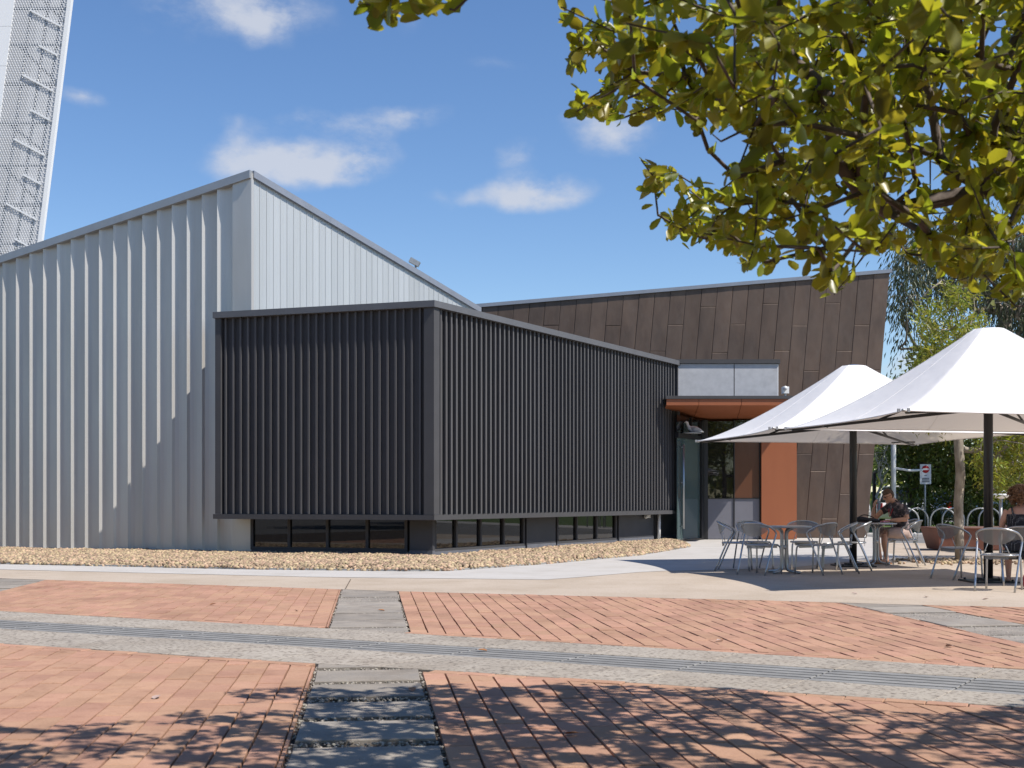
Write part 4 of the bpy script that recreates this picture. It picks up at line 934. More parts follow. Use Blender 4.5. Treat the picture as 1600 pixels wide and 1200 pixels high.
# ---------------------------------------------------------------- umbrellas
def umbrella(P, Nv, Lv, hem, peak, label, capr=.20):
    um = empty('square_umbrella', (P[0], P[1], 0), label, 'umbrella', 'white peaked umbrellas over the cafe tables')
    cs = [Vector(Nv), Vector(Lv), -Vector(Nv), -Vector(Lv)]; ne = 16; E = []; cr = []
    for i in range(4):
        a, b = cs[i], cs[(i + 1) % 4]
        for k in range(ne):
            t = k / ne; e = a.lerp(b, t); sag = 4 * t * (1 - t); E.append(e * (1 - .085 * sag)); cr.append(sag)
    nr = 18; mb = MB(); vs = []; nE = len(E)
    for j in range(nr + 1):
        s = j / nr                                   # 0 at hem, 1 at cap
        for e, sg in zip(E, cr):
            rc = capr / e.length; f = (1 - s) * (1 - rc) + rc; p = e * f
            z = hem + (peak - hem) * (s ** (1.32 - .14 * sg)) - .0 * sg
            vs.append((p.x, p.y, z))
    mb.add(vs, [(j * nE + k, j * nE + (k + 1) % nE, (j + 1) * nE + (k + 1) % nE, (j + 1) * nE + k) for j in range(nr) for k in range(nE)], True)
    cn = mb.build('canopy', M['canvas'], um)
    for c_ in range(0, 64, 8):
        mb = MB(); mb.tube([Vector(vs[j * nE + c_]) + Vector((0, 0, .001)) for j in range(nr + 1)], .006 if c_ % 16 == 0 else .0035, 5); mb.build('seam', M['canvas'], um)
    mb = MB(); mb.tube([(v[0], v[1], v[2] - .003) for v in vs[:nE]] + [vs[0]], .009, 6, cap=False); mb.build('hem', M['canvas'], um)
    MB().tube([(0, 0, .0), (0, 0, peak - .04)], .062, 16).build('pole', M['black'], um)
    MB().lathe([(.001, peak + .03), (.06, peak + .028), (capr * .75, peak + .008), (capr, peak - .012), (capr, peak - .03), (.001, peak - .03)][::-1], n=24).build('cap', M['cardark'], um)
    mb = MB(); mb.box((0, 0, .012), (.62, .62, .024)); mb.box((0, 0, .04), (.24, .24, .035))
    for a in (-1, 1):
        for b in (-1, 1): mb.tube([(a * .24, b * .24, .02), (a * .24, b * .24, .05)], .016, 8)
    mb.build('base_plate', M['black'], um)
    hz = hem + .20
    MB().lathe([(.064, hz - .07), (.10, hz - .06), (.10, hz + .05), (.064, hz + .06)], n=16).build('hub', M['black'], um)
    for i, c in enumerate(cs):
        tip = Vector((c.x, c.y, hem)) * 1; d2 = c.normalized(); st = Vector((d2.x * .08, d2.y * .08, hz))
        mb = MB(); mb.tube([st, Vector((c.x * .97, c.y * .97, hem - .018))], [.026, .02], 8); mb.build('rib', M['black'], um)
        m0 = c * .52
        mb = MB(); mb.tube([(d2.x * .07, d2.y * .07, hz + .42), (m0.x, m0.y, hem + (hz - hem) * .48)], .016, 8); mb.build('strut', M['black'], um)
        m1 = c * .80; sd = Vector((-d2.y, d2.x))
        mb = MB()
        for sgn in (-1, 1):
            q = m1 + sd * .24 * sgn + d2 * .18; mb.tube([(m1.x, m1.y, hem + .02), (q.x * .93, q.y * .93, hem + .015)], .011, 8)
        mb.build('spreader', M['black'], um)
        tp = MB(); tp.tube([Vector((c.x, c.y, hem)) - Vector((d2.x, d2.y, 0)) * .12, Vector((c.x, c.y, hem)) + Vector((d2.x, d2.y, 0)) * .03], .018, 8)
        for sgn in (-1, 1):
            q = Vector((c.x, c.y, hem)) + Vector((sd.x, sd.y, 0)) * .06 * sgn; tp.box(q, (.03, .03, .045))
        tp.build('clamp', M['galv'], um)
    return um
umbrella((5.85, 20.85), (-1.95, -2.70), (-2.47, 1.35), 2.21, 3.43, 'smaller looking white umbrella whose peak stands before the brown hall')
umbrella((6.62, 16.9), (-1.95, -2.40), (-2.50, 1.35), 2.21, 3.51, 'near white umbrella cut by the right edge, with the thick black pole')

# ---------------------------------------------------------------- people
def skin(V, E, rad, sub=1):
    me = bpy.data.meshes.new('sk'); me.from_pydata([Vector(v) for v in V], E, []); o = bpy.data.objects.new('sk', me); COL.objects.link(o)
    o.modifiers.new('s', 'SKIN').use_smooth_shade = True
    for v, r in zip(me.skin_vertices[0].data, rad): v.radius = (r, r) if not isinstance(r, tuple) else r
    me.skin_vertices[0].data[0].use_root = True
    o.modifiers.new('u', 'SUBSURF').levels = sub
    dg = bpy.context.evaluated_depsgraph_get(); m2 = bpy.data.meshes.new_from_object(o.evaluated_get(dg)); bpy.data.objects.remove(o)
    vs = [v.co.copy() for v in m2.vertices]; fs = [tuple(p.vertices) for p in m2.polygons]; bpy.data.meshes.remove(m2); return vs, fs
def ell(c, r, sub=2, f=None):
    bm = bmesh.new(); bmesh.ops.create_icosphere(bm, subdivisions=sub, radius=1); vs = []
    for v in bm.verts:
        p = v.co.copy(); p = Vector((p.x * r[0], p.y * r[1], p.z * r[2]))
        if f: p = f(p)
        vs.append(p + Vector(c))
    fs = [tuple(x.index for x in fc.verts) for fc in bm.faces]; bm.free(); return vs, fs
def remesh(pieces, vox, name, m, parent, sm=2):
    mb = MB()
    for vs, fs in pieces: mb.add(vs, fs, True)
    me = mb.mesh('tmp', m); o = bpy.data.objects.new('tmp', me); COL.objects.link(o)
    q = o.modifiers.new('r', 'REMESH'); q.mode = 'VOXEL'; q.voxel_size = vox; q.use_smooth_shade = True
    s = o.modifiers.new('s', 'SMOOTH'); s.iterations = sm; s.factor = .5
    dg = bpy.context.evaluated_depsgraph_get(); m2 = bpy.data.meshes.new_from_object(o.evaluated_get(dg)); bpy.data.objects.remove(o)
    m2.name = name; m2.materials.clear(); m2.materials.append(m)
    for p in m2.polygons: p.use_smooth = True
    return link(name, m2, parent)
def head(c, pitch):
    Rm = Matrix.Rotation(pitch, 3, 'Y'); P = []
    def f(p):
        if p.z < 0: p.x *= 1 - .10 * (-p.z / .12) ; p.y *= 1 - .38 * (-p.z / .12)
        if p.x > .055: p.x -= (p.x - .055) * .35
        return p
    def tr(vs): return [Rm @ Vector(v) + Vector(c) for v in vs]
    v, fc = ell((0, 0, 0), (.098, .078, .122), 3, f); P.append((tr(v), fc))
    v, fc = ell((.094, 0, -.012), (.022, .014, .026), 2); P.append((tr(v), fc))
    v, fc = ell((.075, 0, .022), (.02, .045, .012), 2); P.append((tr(v), fc))
    v, fc = ell((.082, 0, -.062), (.012, .026, .006), 2); P.append((tr(v), fc))
    v, fc = ell((.081, 0, -.074), (.012, .022, .006), 2); P.append((tr(v), fc))
    v, fc = ell((.07, 0, -.104), (.022, .03, .018), 2); P.append((tr(v), fc))
    for s in (-1, 1): v, fc = ell((-.005, .078 * s, -.01), (.022, .010, .032), 2); P.append((tr(v), fc))
    return P, Rm
def hand(w, d, up, side, curl=.6):                   # wrist, direction of fingers, back-of-hand normal, thumb side
    w = Vector(w); d = Vector(d).normalized(); up = Vector(up).normalized(); sd = d.cross(up).normalized() * side
    P = []; palm = [w, w + d * .03, w + d * .07, w + d * .09]
    vs, fs = ell((0, 0, 0), (1, 1, 1), 2); mtx = Matrix((d * .052, sd * .042, up * .016)).transposed()
    P.append(([mtx @ v + w + d * .048 for v in vs], fs))
    for i, (o, L) in enumerate([(.030, .070), (.010, .080), (-.010, .074), (-.029, .058)]):
        a = w + d * .085 + sd * o; b = a + (d - up * curl * .3).normalized() * L * .45; c = b + (d - up * curl).normalized() * L * .33; e = c + (d - up * curl * 1.7).normalized() * L * .27
        mb = MB(); mb.tube([a - d * .02, a, b, c, e], [.010, .0098, .009, .008, .0065], 8); P.append((mb.v, mb.f))
    a = w + d * .025 + sd * .03; b = a + (d * .6 + sd * .8).normalized() * .035; c = b + (d * .9 + sd * .25 - up * .3).normalized() * .03
    mb = MB(); mb.tube([a - sd * .01, a, b, c], [.013, .012, .010, .0075], 8); P.append((mb.v, mb.f)); return P
def limb(pts, rad, n=14):
    Q = smooth_path(pts, 5); rs = []
    for i in range(len(Q)):
        t = i / 5; k = min(int(t), len(rad) - 2); rs.append(rad[k] + (rad[k + 1] - rad[k]) * min(1, t - k))
    mb = MB(); mb.tube(Q, rs, n); return mb.v, mb.f
def ovaltube(pts, rx, ry, n=18):                     # torso sections lying across
    Q = [Vector(p) for p in pts]; vs = []
    for i, p in enumerate(Q):
        for k in range(n):
            a = 2 * math.pi * k / n; vs.append(p + Vector((rx[i] * math.cos(a), ry[i] * math.sin(a), 0)))
    m = len(Q); fs = [(i * n + k, i * n + (k + 1) % n, (i + 1) * n + (k + 1) % n, (i + 1) * n + k) for i in range(m - 1) for k in range(n)] + [tuple(range(n - 1, -1, -1)), tuple((m - 1) * n + k for k in range(n))]
    return vs, fs
# --- the man
man = empty('person', (6.98, 21.75, 0), 'man in dark sunglasses and patterned short sleeved shirt leaning on the cafe table', 'person', rz=ang(-.985, -.17))
torso_p = [(-.02, 0, .50), (0, 0, .60), (.03, 0, .74), (.07, 0, .88), (.10, 0, 1.0), (.115, 0, 1.07), (.13, 0, 1.105)]
trx = [.12, .125, .115, .12, .115, .08, .05]; try_ = [.17, .175, .16, .185, .205, .17, .07]
hp, Rm = head((.265, 0, 1.205), .42)
LA = [(.10, .19, 1.045), (.07, .245, .93), (.05, .27, .80)]; LF = [(.05, .27, .80), (.20, .235, .785), (.32, .19, .775)]
RA = [(.10, -.19, 1.045), (.27, -.235, .93), (.44, -.22, .78)]; RF = [(.44, -.22, .78), (.46, -.19, .90), (.465, -.15, 1.00)]
body = [ovaltube(torso_p, [x * .93 for x in trx], [x * .93 for x in try_])] + hp
body += [limb([(.11, 0, 1.06), (.17, 0, 1.12), (.225, 0, 1.155)], [.068, .058, .058]), limb(LA, [.056, .05, .042]), limb(LF, [.043, .038, .026]), limb(RA, [.056, .05, .042]), limb(RF, [.043, .038, .026])]
for s in (-1, 1):
    body += [limb([(-.01, .09 * s, .53), (.2, .125 * s, .555), (.42, .15 * s, .545)], [.09, .08, .058]), limb([(.42, .15 * s, .545), (.41, .14 * s, .36), (.36, .12 * s, .10)], [.058, .055, .034]), limb([(.335, .12 * s, .075), (.42, .125 * s, .05), (.55, .13 * s, .033)], [.036, .04, .026])]
body += hand((.32, .19, .775), (.95, -.3, 0), (0, 0, 1), 1, .4) + hand((.465, -.15, 1.0), (-.1, .25, .95), (1, 0, .1), -1, .7)
remesh(body, .0075, 'body', M['skin'], man)
shirt = [ovaltube([(p[0], p[1], p[2]) for p in torso_p[1:]], [x + .012 for x in trx[1:]], [x + .012 for x in try_[1:]]), limb([LA[0], (.078, .24, .95), (.062, .262, .87)], [.072, .068, .064]), limb([RA[0], (.20, -.22, .97), (.27, -.235, .925)], [.072, .068, .064])]
remesh(shirt, .010, 'shirt', M['shirt'], man)
MB().tube([(.085, .075, 1.10), (.16, .055, 1.125), (.185, 0, 1.115), (.16, -.055, 1.125), (.085, -.075, 1.10), (.06, 0, 1.12), (.085, .075, 1.10)], .014, 8).build('collar', M['shirt'], man)
shorts = [ovaltube([(-.03, 0, .46), (-.02, 0, .54), (.0, 0, .62)], [.15, .15, .135], [.19, .19, .18])]
for s in (-1, 1): shorts.append(limb([(-.02, .09 * s, .53), (.2, .125 * s, .553), (.39, .147 * s, .553)], [.11, .10, .084]))
remesh(shorts, .012, 'shorts', M['shorts'], man)
def capf(p): return p
v, f_ = ell((-.008, 0, .022), (.104, .086, .116), 3); vv = [Rm @ x for x in v]; keep = [t for t in f_ if all((v[i].z > .045 or (v[i].x < -.01 and v[i].z > -.055)) for i in t)]
mb = MB(); mb.add([a + Vector((.265, 0, 1.205)) + Vector((random.uniform(-.003, .003),) * 3) for a in vv], keep, True); o = mb.build('hair', M['hair_m'], man)
q = o.modifiers.new('s', 'SOLIDIFY'); q.thickness = .012
mb = MB()
for s in (-1, 1):
    v, f_ = ell((.088, .033 * s, .012), (.008, .028, .020), 2); mb.add([Rm @ x + Vector((.265, 0, 1.205)) for x in v], f_, True)
    mb.tube([Rm @ Vector((.085, .058 * s, .018)) + Vector((.265, 0, 1.205)), Rm @ Vector((-.01, .084 * s, .012)) + Vector((.265, 0, 1.205))], .004, 6)
mb.build('sunglasses', M['black'], man)
for s in (-1, 1):
    mb = MB(); mb.box((.435, .125 * s, .014), (.30, .10, .022)); mb.tube([(.47, .085 * s, .02), (.47, .125 * s, .085), (.47, .165 * s, .02)], .014, 8); mb.tube([(.36, .085 * s, .03), (.34, .12 * s, .10), (.36, .155 * s, .03)], .012, 8)
    mb.build('sandal', M['sandal'], man)
ph = empty('pink_notebook', (6.62, 21.55, .742), 'small pink card or notebook beside the black bag on the table', 'notebook', rz=.3)
MB().box((0, 0, .012), (.14, .10, .024)).build('cover', M['pink'], ph)
lan = MB().tube(smooth_path([(.18, .07, 1.06), (.225, .06, .95), (.24, .0, .84), (.225, -.06, .95), (.18, -.07, 1.06)], 4), .007, 6).build('lanyard', M['red'], man)
# --- the woman
wom = empty('person', (6.80, 16.25, 0), 'woman with curly brown hair and dotted black dress, seated with her back to us', 'person', rz=ang(.3, .95))
wp_ = [(-.04, 0, .46), (-.03, 0, .56), (.0, 0, .68), (.02, 0, .82), (.03, 0, .95), (.03, 0, 1.02), (.03, 0, 1.06)]
wrx = [.13, .135, .105, .11, .10, .07, .045]; wry = [.19, .20, .145, .165, .18, .15, .06]
hp, Rw = head((.08, 0, 1.20), .12)
body = [ovaltube(wp_, wrx, wry)] + hp + [limb([(.03, 0, 1.03), (.045, 0, 1.08), (.06, 0, 1.13)], [.055, .046, .048])]
for s in (-1, 1):
    body += [limb([(.03, .165 * s, 1.0), (.05, .215 * s, .86), (.10, .235 * s, .72)], [.048, .042, .034]), limb([(.10, .235 * s, .72), (.24, .20 * s, .76), (.36, .16 * s, .78)], [.035, .03, .022])]
    body += hand((.36, .16 * s, .78), (.95, -.2 * s, 0), (0, 0, 1), s, .5)
    body += [limb([(-.01, .09 * s, .53), (.2, .11 * s, .555), (.42, .12 * s, .55)], [.09, .08, .056]), limb([(.42, .12 * s, .55), (.43, .12 * s, .34), (.40, .12 * s, .09)], [.056, .052, .032]), limb([(.37, .12 * s, .065), (.46, .12 * s, .05), (.58, .12 * s, .03)], [.034, .036, .024])]
remesh(body, .0085, 'body', M['skin'], wom)
dress = [ovaltube(wp_[:5], [x + .012 for x in wrx[:5]], [x + .012 for x in wry[:5]])]
for s in (-1, 1): dress.append(limb([(-.02, .09 * s, .53), (.2, .11 * s, .553), (.40, .12 * s, .55)], [.115, .105, .09])); dress.append(limb([(-.06, .10 * s, .93), (-.055, .11 * s, 1.0), (.03, .115 * s, 1.045), (.11, .10 * s, .97)], [.016, .014, .014, .016], 8))
remesh(dress, .010, 'dress', M['dots'], wom)
mb = MB(); mb.box((-.06, 0, .40), (.34, .40, .10)); sk_ = mb.build('skirt_fold', M['blackcloth'], wom); bevel(sk_, .04, 3)
V = []; mb = MB(); hc = Vector((.055, 0, 1.225))
v, f_ = ell((0, 0, 0), (.125, .118, .135), 2); mb.add([x + hc for x in v if True], [t for t in f_ if not all(v[i].x > .06 and v[i].z < .06 for i in t)], True)
for i in range(190):
    th = random.uniform(0, 2 * math.pi); zz_ = random.uniform(-.8, 1); r_ = math.sqrt(1 - zz_ * zz_); n_ = Vector((r_ * math.cos(th), r_ * math.sin(th), zz_))
    if n_.x > .5 and n_.z < .5: continue
    base = hc + Vector((n_.x * .115, n_.y * .11, n_.z * .125)); P = []; rr = random.uniform(.010, .018); ph_ = random.uniform(0, 6.28); L = random.uniform(.05, .10); dn = (n_ * .55 + Vector((0, 0, -.6))).normalized(); a_ = dn.orthogonal().normalized(); b_ = dn.cross(a_)
    for k in range(13): t = k / 12; P.append(base + dn * L * t + (a_ * math.cos(ph_ + t * 14) + b_ * math.sin(ph_ + t * 14)) * rr)
    mb.tube(P, [.006] * 12 + [.002], 5)
mb.build('hair', M['hair_w'], wom)
rb = empty('red_bag', (6.68, 15.6, 0), 'small red bag on the paving beside the feet of the woman', 'bag')
o = MB().box((0, 0, .09), (.16, .26, .18)).build('body', M['red'], rb); bevel(o, .03, 3)
MB().tube(smooth_path([(0, -.08, .17), (0, -.06, .26), (0, .06, .26), (0, .08, .17)], 5), .008, 6).build('handle', M['blackcloth'], rb)

# ================================================================ BEYOND THE TERRACE
hp0 = empty('bike_hoop', (0, 0, 0)); 
MB().tube([(-.40, 0, 0), (-.40, 0, .42)] + [(-.40 * math.cos(a), 0, .42 + .40 * math.sin(a)) for a in [R(15 * i) for i in range(1, 12)]] + [(.40, 0, .42), (.40, 0, 0)], .026, 10).build('hoop', M['galv'], hp0)
for i, s in enumerate((-1, 1)): MB().lathe([(.07, 0), (.07, .008), (.03, .01)], (s * .4, 0, 0), 12).build('foot_plate', M['galv'], hp0)
HOOPL = ['galvanised bike hoop closest behind the reading man'] + ['%s galvanised bike hoop from the reading man, %s row' % (w, 'rear' if i % 2 == 0 else 'front') for i, w in enumerate(['second', 'third', 'fourth', 'fifth', 'sixth', 'seventh', 'eighth'])] + ['galvanised bike hoop just past the near umbrella pole', 'last galvanised bike hoop, behind the curly haired woman']
for i in range(10):
    h = hp0 if i == 0 else copy_tree(hp0)
    h.location = (12.75 + i * .60, 39.35 + (i % 2) * .75, .037); h.rotation_euler = (0, 0, (.2 if i % 2 else -.12)); 
    props(h, HOOPL[i], 'bike hoop', 'galvanised bike hoops in a row')
sg = empty('traffic_sign', (14.2, 41.8, .03), 'grey sign with red circle on a thin post behind the bike hoops', 'sign')
MB().tube([(0, 0, 0), (0, 0, 2.3)], .03, 10).build('post', M['galv'], sg); SGZ = -.12
pb = MB().box((0, -.045, 1.98), (.38, .012, .68)).build('plate', M['signgrey'], sg)
mb = MB(); mb.lathe([(.13, 0), (.13, .004)], n=28); mb.v = [(x, -.0515 - z, y + 2.15) for x, y, z in mb.v]; mb.build('red_disc', M['signred'], sg)
MB().box((0, -.0575, 2.15), (.20, .004, .055)).build('white_bar', M['white'], sg)
mb = MB()
for z, w in ((1.935, .08), ): mb.box((0, -.0525, z), (w, .003, .02))
for z in (1.84, 1.805, 1.75, 1.715): mb.box((0, -.0525, z), (.26, .003, .022))
mb.build('lettering', M['signink'], sg)
lp = empty('lamp_post', (13.05, 41.6, .03), 'slim white post with a short side arm beside the brown hall', 'post')
MB().tube([(0, 0, 0), (0, 0, 4.6)], .085, 14).build('pole', M['white'], lp)
MB().tube([(.05, 0, 2.18), (.55, 0, 2.10), (1.0, 0, 2.12)], .04, 8).build('arm', M['white'], lp)
MB().lathe([(.09, 4.6), (.12, 4.62), (.12, 4.7), (.02, 4.75)], n=14).build('cap', M['white'], lp)
# corten planter
pn = empty('steel_planter', (10.35, 27.6, 0), 'low rusty steel planter tub with sloping sides behind the tree trunk', 'planter')
mb = MB(); mb.hexa([(-.78, -.45, .02), (.9, -.45, .02), (.9, .45, .02), (-.78, .45, .02)], [(-.9, -.55, .50), (1.0, -.55, .50), (1.0, .55, .50), (-.9, .55, .50)]); mb.build('tub', M['corten'], pn)
mb = MB(); 
for (a, b) in (((-.92, -.57), (1.02, -.57)), ((1.02, -.57), (1.02, .57)), ((1.02, .57), (-.92, .57)), ((-.92, .57), (-.92, -.57))): mb.tube([(*a, .505), (*b, .505)], .018, 6)
mb.build('rim', M['corten'], pn); MB().box((.05, 0, .51), (1.8, 1.0, .012)).build('soil', M['soil'], pn)
df = empty('drinking_fountain', (10.45, 26.0, 0), 'pale round topped drinking fountain on a post beside the curly haired woman', 'fountain')
MB().tube([(0, 0, 0), (0, 0, 1.18)], .035, 10).build('post', M['galv'], df)
MB().lathe([(.05, 1.16), (.16, 1.19), (.21, 1.22), (.22, 1.25), (.20, 1.265), (.17, 1.24), (.02, 1.21)], n=28).build('bowl', M['white'], df)
MB().tube(smooth_path([(.12, 0, 1.24), (.12, 0, 1.31), (.06, 0, 1.33), (.02, 0, 1.30)], 4), .012, 8).build('spout', M['galv'], df)

# parked cars
def car(loc, rz, paint, label, kind=0):
    c = empty('parked_car', loc, label, 'car', 'cars parked beyond the trees', rz=rz)
    L, W, Hh = 4.5, 1.80, (1.72 if kind == 0 else 1.47)
    lo = [(-2.22, .32), (-2.25, .62), (-2.18, .92), (-1.2 if kind else -2.0, 1.0), (1.0, .98), (1.75, .88), (2.12, .74), (2.25, .52), (2.2, .30)]
    def sect(prof, ws, inn):
        mb = MB(); n = len(prof); vs = [(x, -w, z) for (x, z), w in zip(prof, ws)] + [(x, w, z) for (x, z), w in zip(prof, ws)]
        mb.add(vs, [tuple(range(n - 1, -1, -1)), tuple(range(n, 2 * n))] + [(i, (i + 1) % n, n + (i + 1) % n, n + i) for i in range(n)]); return mb
    b = sect(lo, [.84, .88, .88, .86, .86, .86, .82, .78, .80], 0).build('body', M[paint], c); bevel(b, .07, 3)
    z1 = Hh - .04
    cab = [(-1.95 if kind == 0 else -1.45, 1.0), (-1.72 if kind == 0 else -.95, z1 - .02), (.10, z1), (.95, 1.0)]
    g = MB(); g.hexa([(cab[0][0], -.80, .97), (cab[3][0], -.80, .97), (cab[3][0], .80, .97), (cab[0][0], .80, .97)], [(cab[1][0], -.62, z1 - .03), (cab[2][0], -.62, z1 - .03), (cab[2][0], .62, z1 - .03), (cab[1][0], .62, z1 - .03)]); g = g.build('window_glass', M['glass'], c)
    rf = MB().box(((cab[1][0] + cab[2][0]) / 2 - .02, 0, z1), (cab[2][0] - cab[1][0] + .12, 1.30, .07)).build('roof', M[paint], c); bevel(rf, .03, 2)
    mb = MB()
    for s in (-1, 1):
        for (xa_, xb_) in ((cab[0][0], cab[1][0]), (cab[3][0], cab[2][0]), (-.45, -.40)): mb.tube([(xa_, .81 * s, .97), (xb_, .63 * s, z1 - .01)], .035, 6)
    mb.build('pillars', M[paint], c)
    for x in (-1.38, 1.40):
        for s in (-1, 1):
            w = MB().lathe([(.18, -.10), (.31, -.10), (.33, -.07), (.33, .07), (.31, .10), (.18, .10)], n=24); w.v = [(a + x, z + .80 * s, b + .33) for a, b, z in w.v]; wo_ = w.build('wheel', M['rubber'], c)
            w = MB().lathe([(.19, -.06), (.20, .08), (.05, .10)], n=16); w.v = [(a + x, (z * s) + .80 * s + .02 * s, b + .33) for a, b, z in w.v]; w.build('rim', M['alu'], wo_)
    for s in (-1, 1):
        MB().box((2.12, .62 * s, .68), (.16, .32, .12)).build('headlight', M['white'], c); MB().box((-2.20, .70 * s, .86), (.10, .22, .26)).build('tail_light', M['tail'], c)
        MB().box((.72, .93 * s, 1.04), (.12, .16, .10)).build('mirror', M[paint], c)
    return c
car((14.3, 52.5, 0), R(80), 'carwhite', 'white car with a red tail light glimpsed behind the sunglasses man', 0)
car((17.2, 53.0, 0), R(62), 'carwhite', 'pale car with a dark windscreen beside the slim white post', 0)
car((19.6, 56.0, 0), R(100), 'carblue', 'blue car in deep shade left of the tree trunk', 1)
car((21.6, 52.0, 0), R(175), 'cardark', 'dark car mostly hidden behind the near umbrella pole', 1)

# ================================================================ VEGETATION
def inpoly(x, y, P):
    c = False; j = len(P) - 1
    for i in range(len(P)):
        if (P[i][1] > y) != (P[j][1] > y) and x < (P[j][0] - P[i][0]) * (y - P[i][1]) / (P[j][1] - P[i][1]) + P[i][0]: c = not c
        j = i
    return c
def skeleton(trunk, attr, rtip=.003, r0=None, step=.18, jitter=.03, power=.5, sag=.0, clear=None, tpar=None):
    """grow limbs: every attractor joins the nearest limb already there"""
    nodes = [np.array(p, float) for p in trunk]; par = list(tpar) if tpar else [-1] + list(range(len(trunk) - 1))
    root = np.array(trunk[len(trunk) // 2]); order = sorted(range(len(attr)), key=lambda i: np.linalg.norm(np.array(attr[i]) - root))
    arr = np.zeros((len(trunk) + len(attr) * 40 + 10, 3)); arr[:len(nodes)] = nodes; dist0 = np.zeros(len(arr)); n = len(nodes); lo = max(0, n - max(2, n // 2)); tips = {}
    for i in order:
        a = np.array(attr[i], float); d = np.linalg.norm(arr[lo:n] - a, axis=1) + .25 * dist0[lo:n]; j = int(np.argmin(d)) + lo
        if clear is not None:
            ok = False
            for jj in np.argsort(d)[:400:4]:
                p0 = arr[jj + lo]
                if all(clear(*(p0 + (a - p0) * t)) for t in (.12, .25, .37, .5, .62, .75, .87)): j = int(jj) + lo; ok = True; break
            if not ok: continue
        L = np.linalg.norm(a - arr[j]); k = max(1, int(L / step)); p0 = arr[j].copy(); prev = j
        bend = np.random.normal(size=3) * jitter * L
        for s in range(1, k + 1):
            t = s / k; q = p0 + (a - p0) * t + bend * math.sin(math.pi * t) * 1.5 + np.random.normal(size=3) * jitter * step * (s < k); q[2] -= sag * L * math.sin(math.pi * t)
            if n >= len(arr) - 2: arr = np.vstack([arr, np.zeros_like(arr)]); dist0 = np.concatenate([dist0, np.zeros_like(dist0)])
            arr[n] = q; dist0[n] = dist0[prev] + L / k; nodes.append(q); par.append(prev); prev = n; n += 1
        tips[i] = prev
    cnt = np.zeros(n)
    for t in tips.values(): cnt[t] += 1
    for i in range(n - 1, 0, -1): cnt[par[i]] += cnt[i]
    rad = rtip * np.maximum(cnt, 1) ** power
    if r0: rad = np.minimum(rad, r0)
    return nodes, par, rad, tips
def limbs_mesh(nodes, par, rad, sides=6, rmin=0):
    """tubes along maximal chains"""
    kids = {}
    for i, p in enumerate(par): kids.setdefault(p, []).append(i)
    mb = MB(); st = [(-1, 0)]
    while st:
        p, i = st.pop(); ch = []; rs = []
        if p >= 0: ch.append(nodes[p]); rs.append(min(rad[p], rad[i] * 1.15))
        while True:
            ch.append(nodes[i]); rs.append(rad[i]); ks = kids.get(i, [])
            if not ks: break
            b = max(ks, key=lambda q: rad[q])
            for q in ks:
                if q != b: st.append((i, q))
            i = b
        if len(ch) > 1 and max(rs) >= rmin: mb.tube([Vector(c) for c in ch], [float(r) for r in rs], 10 if rs[0] > .03 else (6 if rs[0] > .008 else 4))
    return mb
LEAF8 = np.array([(0, 0, 0), (.25, .30, .05), (.62, .50, .07), (.90, .34, .03), (1.0, 0, -.05), (.90, -.34, .03), (.62, -.50, .07), (.25, -.30, .05), (.35, 0, -.03), (.70, 0, -.045)], float)
LEAF8F = np.array([(0, 8, 1), (1, 8, 2), (2, 8, 9), (2, 9, 3), (3, 9, 4), (0, 7, 8), (7, 6, 8), (6, 9, 8), (6, 5, 9), (5, 4, 9)])
LEAF2 = np.array([(0, 0, 0), (.45, .5, .06), (1, 0, -.08), (.45, -.5, .06)], float); LEAF2F = np.array([(0, 2, 1), (0, 3, 2)])
def leaf_mats(pos, dirs, length, wid, roll=1.0):
    k = len(pos); d = dirs / np.linalg.norm(dirs, axis=1)[:, None]
    r = np.random.normal(size=(k, 3)) * roll + np.array([0, 0, 1.0]); s = np.cross(r, d); s /= np.linalg.norm(s, axis=1)[:, None] + 1e-9; u = np.cross(d, s)
    return np.stack([d * length[:, None], s * wid[:, None], u * length[:, None], pos], 2)
def crown(name, pos, dirs, length, wid, m, base=(LEAF2, LEAF2F), parent=None, roll=1.0, **k):
    V, F, T = scatter_np(base[0], base[1], leaf_mats(pos, dirs, length, wid, roll), np.random.rand(len(pos)))
    o = link(name, npmesh(name, V, F, m, T), parent, **k)
    if parent is not None: o.location = -Vector(parent.location)
    return o

# ---------------------------------------------------------------- the overhanging tree near the camera
FMASK = [(850, -200), (858, 20), (885, 62), (868, 120), (882, 150), (876, 186), (930, 192), (960, 200), (1000, 190), (1050, 192), (1085, 215), (1100, 245), (1132, 262), (1128, 290), (1098, 285), (1050, 255), (1000, 250), (988, 320), (1012, 368), (1035, 402), (1062, 386), (1100, 385), (1130, 408), (1160, 432), (1196, 440), (1226, 402), (1246, 440), (1250, 480), (1292, 476), (1330, 440), (1345, 402), (1400, 398), (1440, 425), (1500, 455), (1560, 478), (1600, 486), (2600, 560), (2600, -200)]
FM2 = [(528, -200), (536, 18), (568, 38), (575, 52), (600, 45), (640, 44), (655, 26), (705, 32), (727, 12), (727, -200)]
HOLES = [(1150, 232, 24), (1452, 270, 17), (1545, 60, 14), (1505, 293, 12), (1106, 338, 8), (1210, 375, 12), (1330, 395, 14), (1180, 60, 6), (1395, 318, 16), (1420, 355, 14), (1050, 180, 10), (1168, 330, 10), (1010, 120, 12), (1290, 150, 9), (930, 150, 9), (985, 170, 8), (960, 60, 8), (1240, 330, 12), (1300, 330, 9), (1180, 400, 9), (1480, 200, 9), (1590, 140, 13), (1560, 330, 9), (1350, 60, 8), (1090, 110, 8), (1060, 60, 6), (1220, 200, 8), (1460, 330, 12), (1380, 245, 8)]
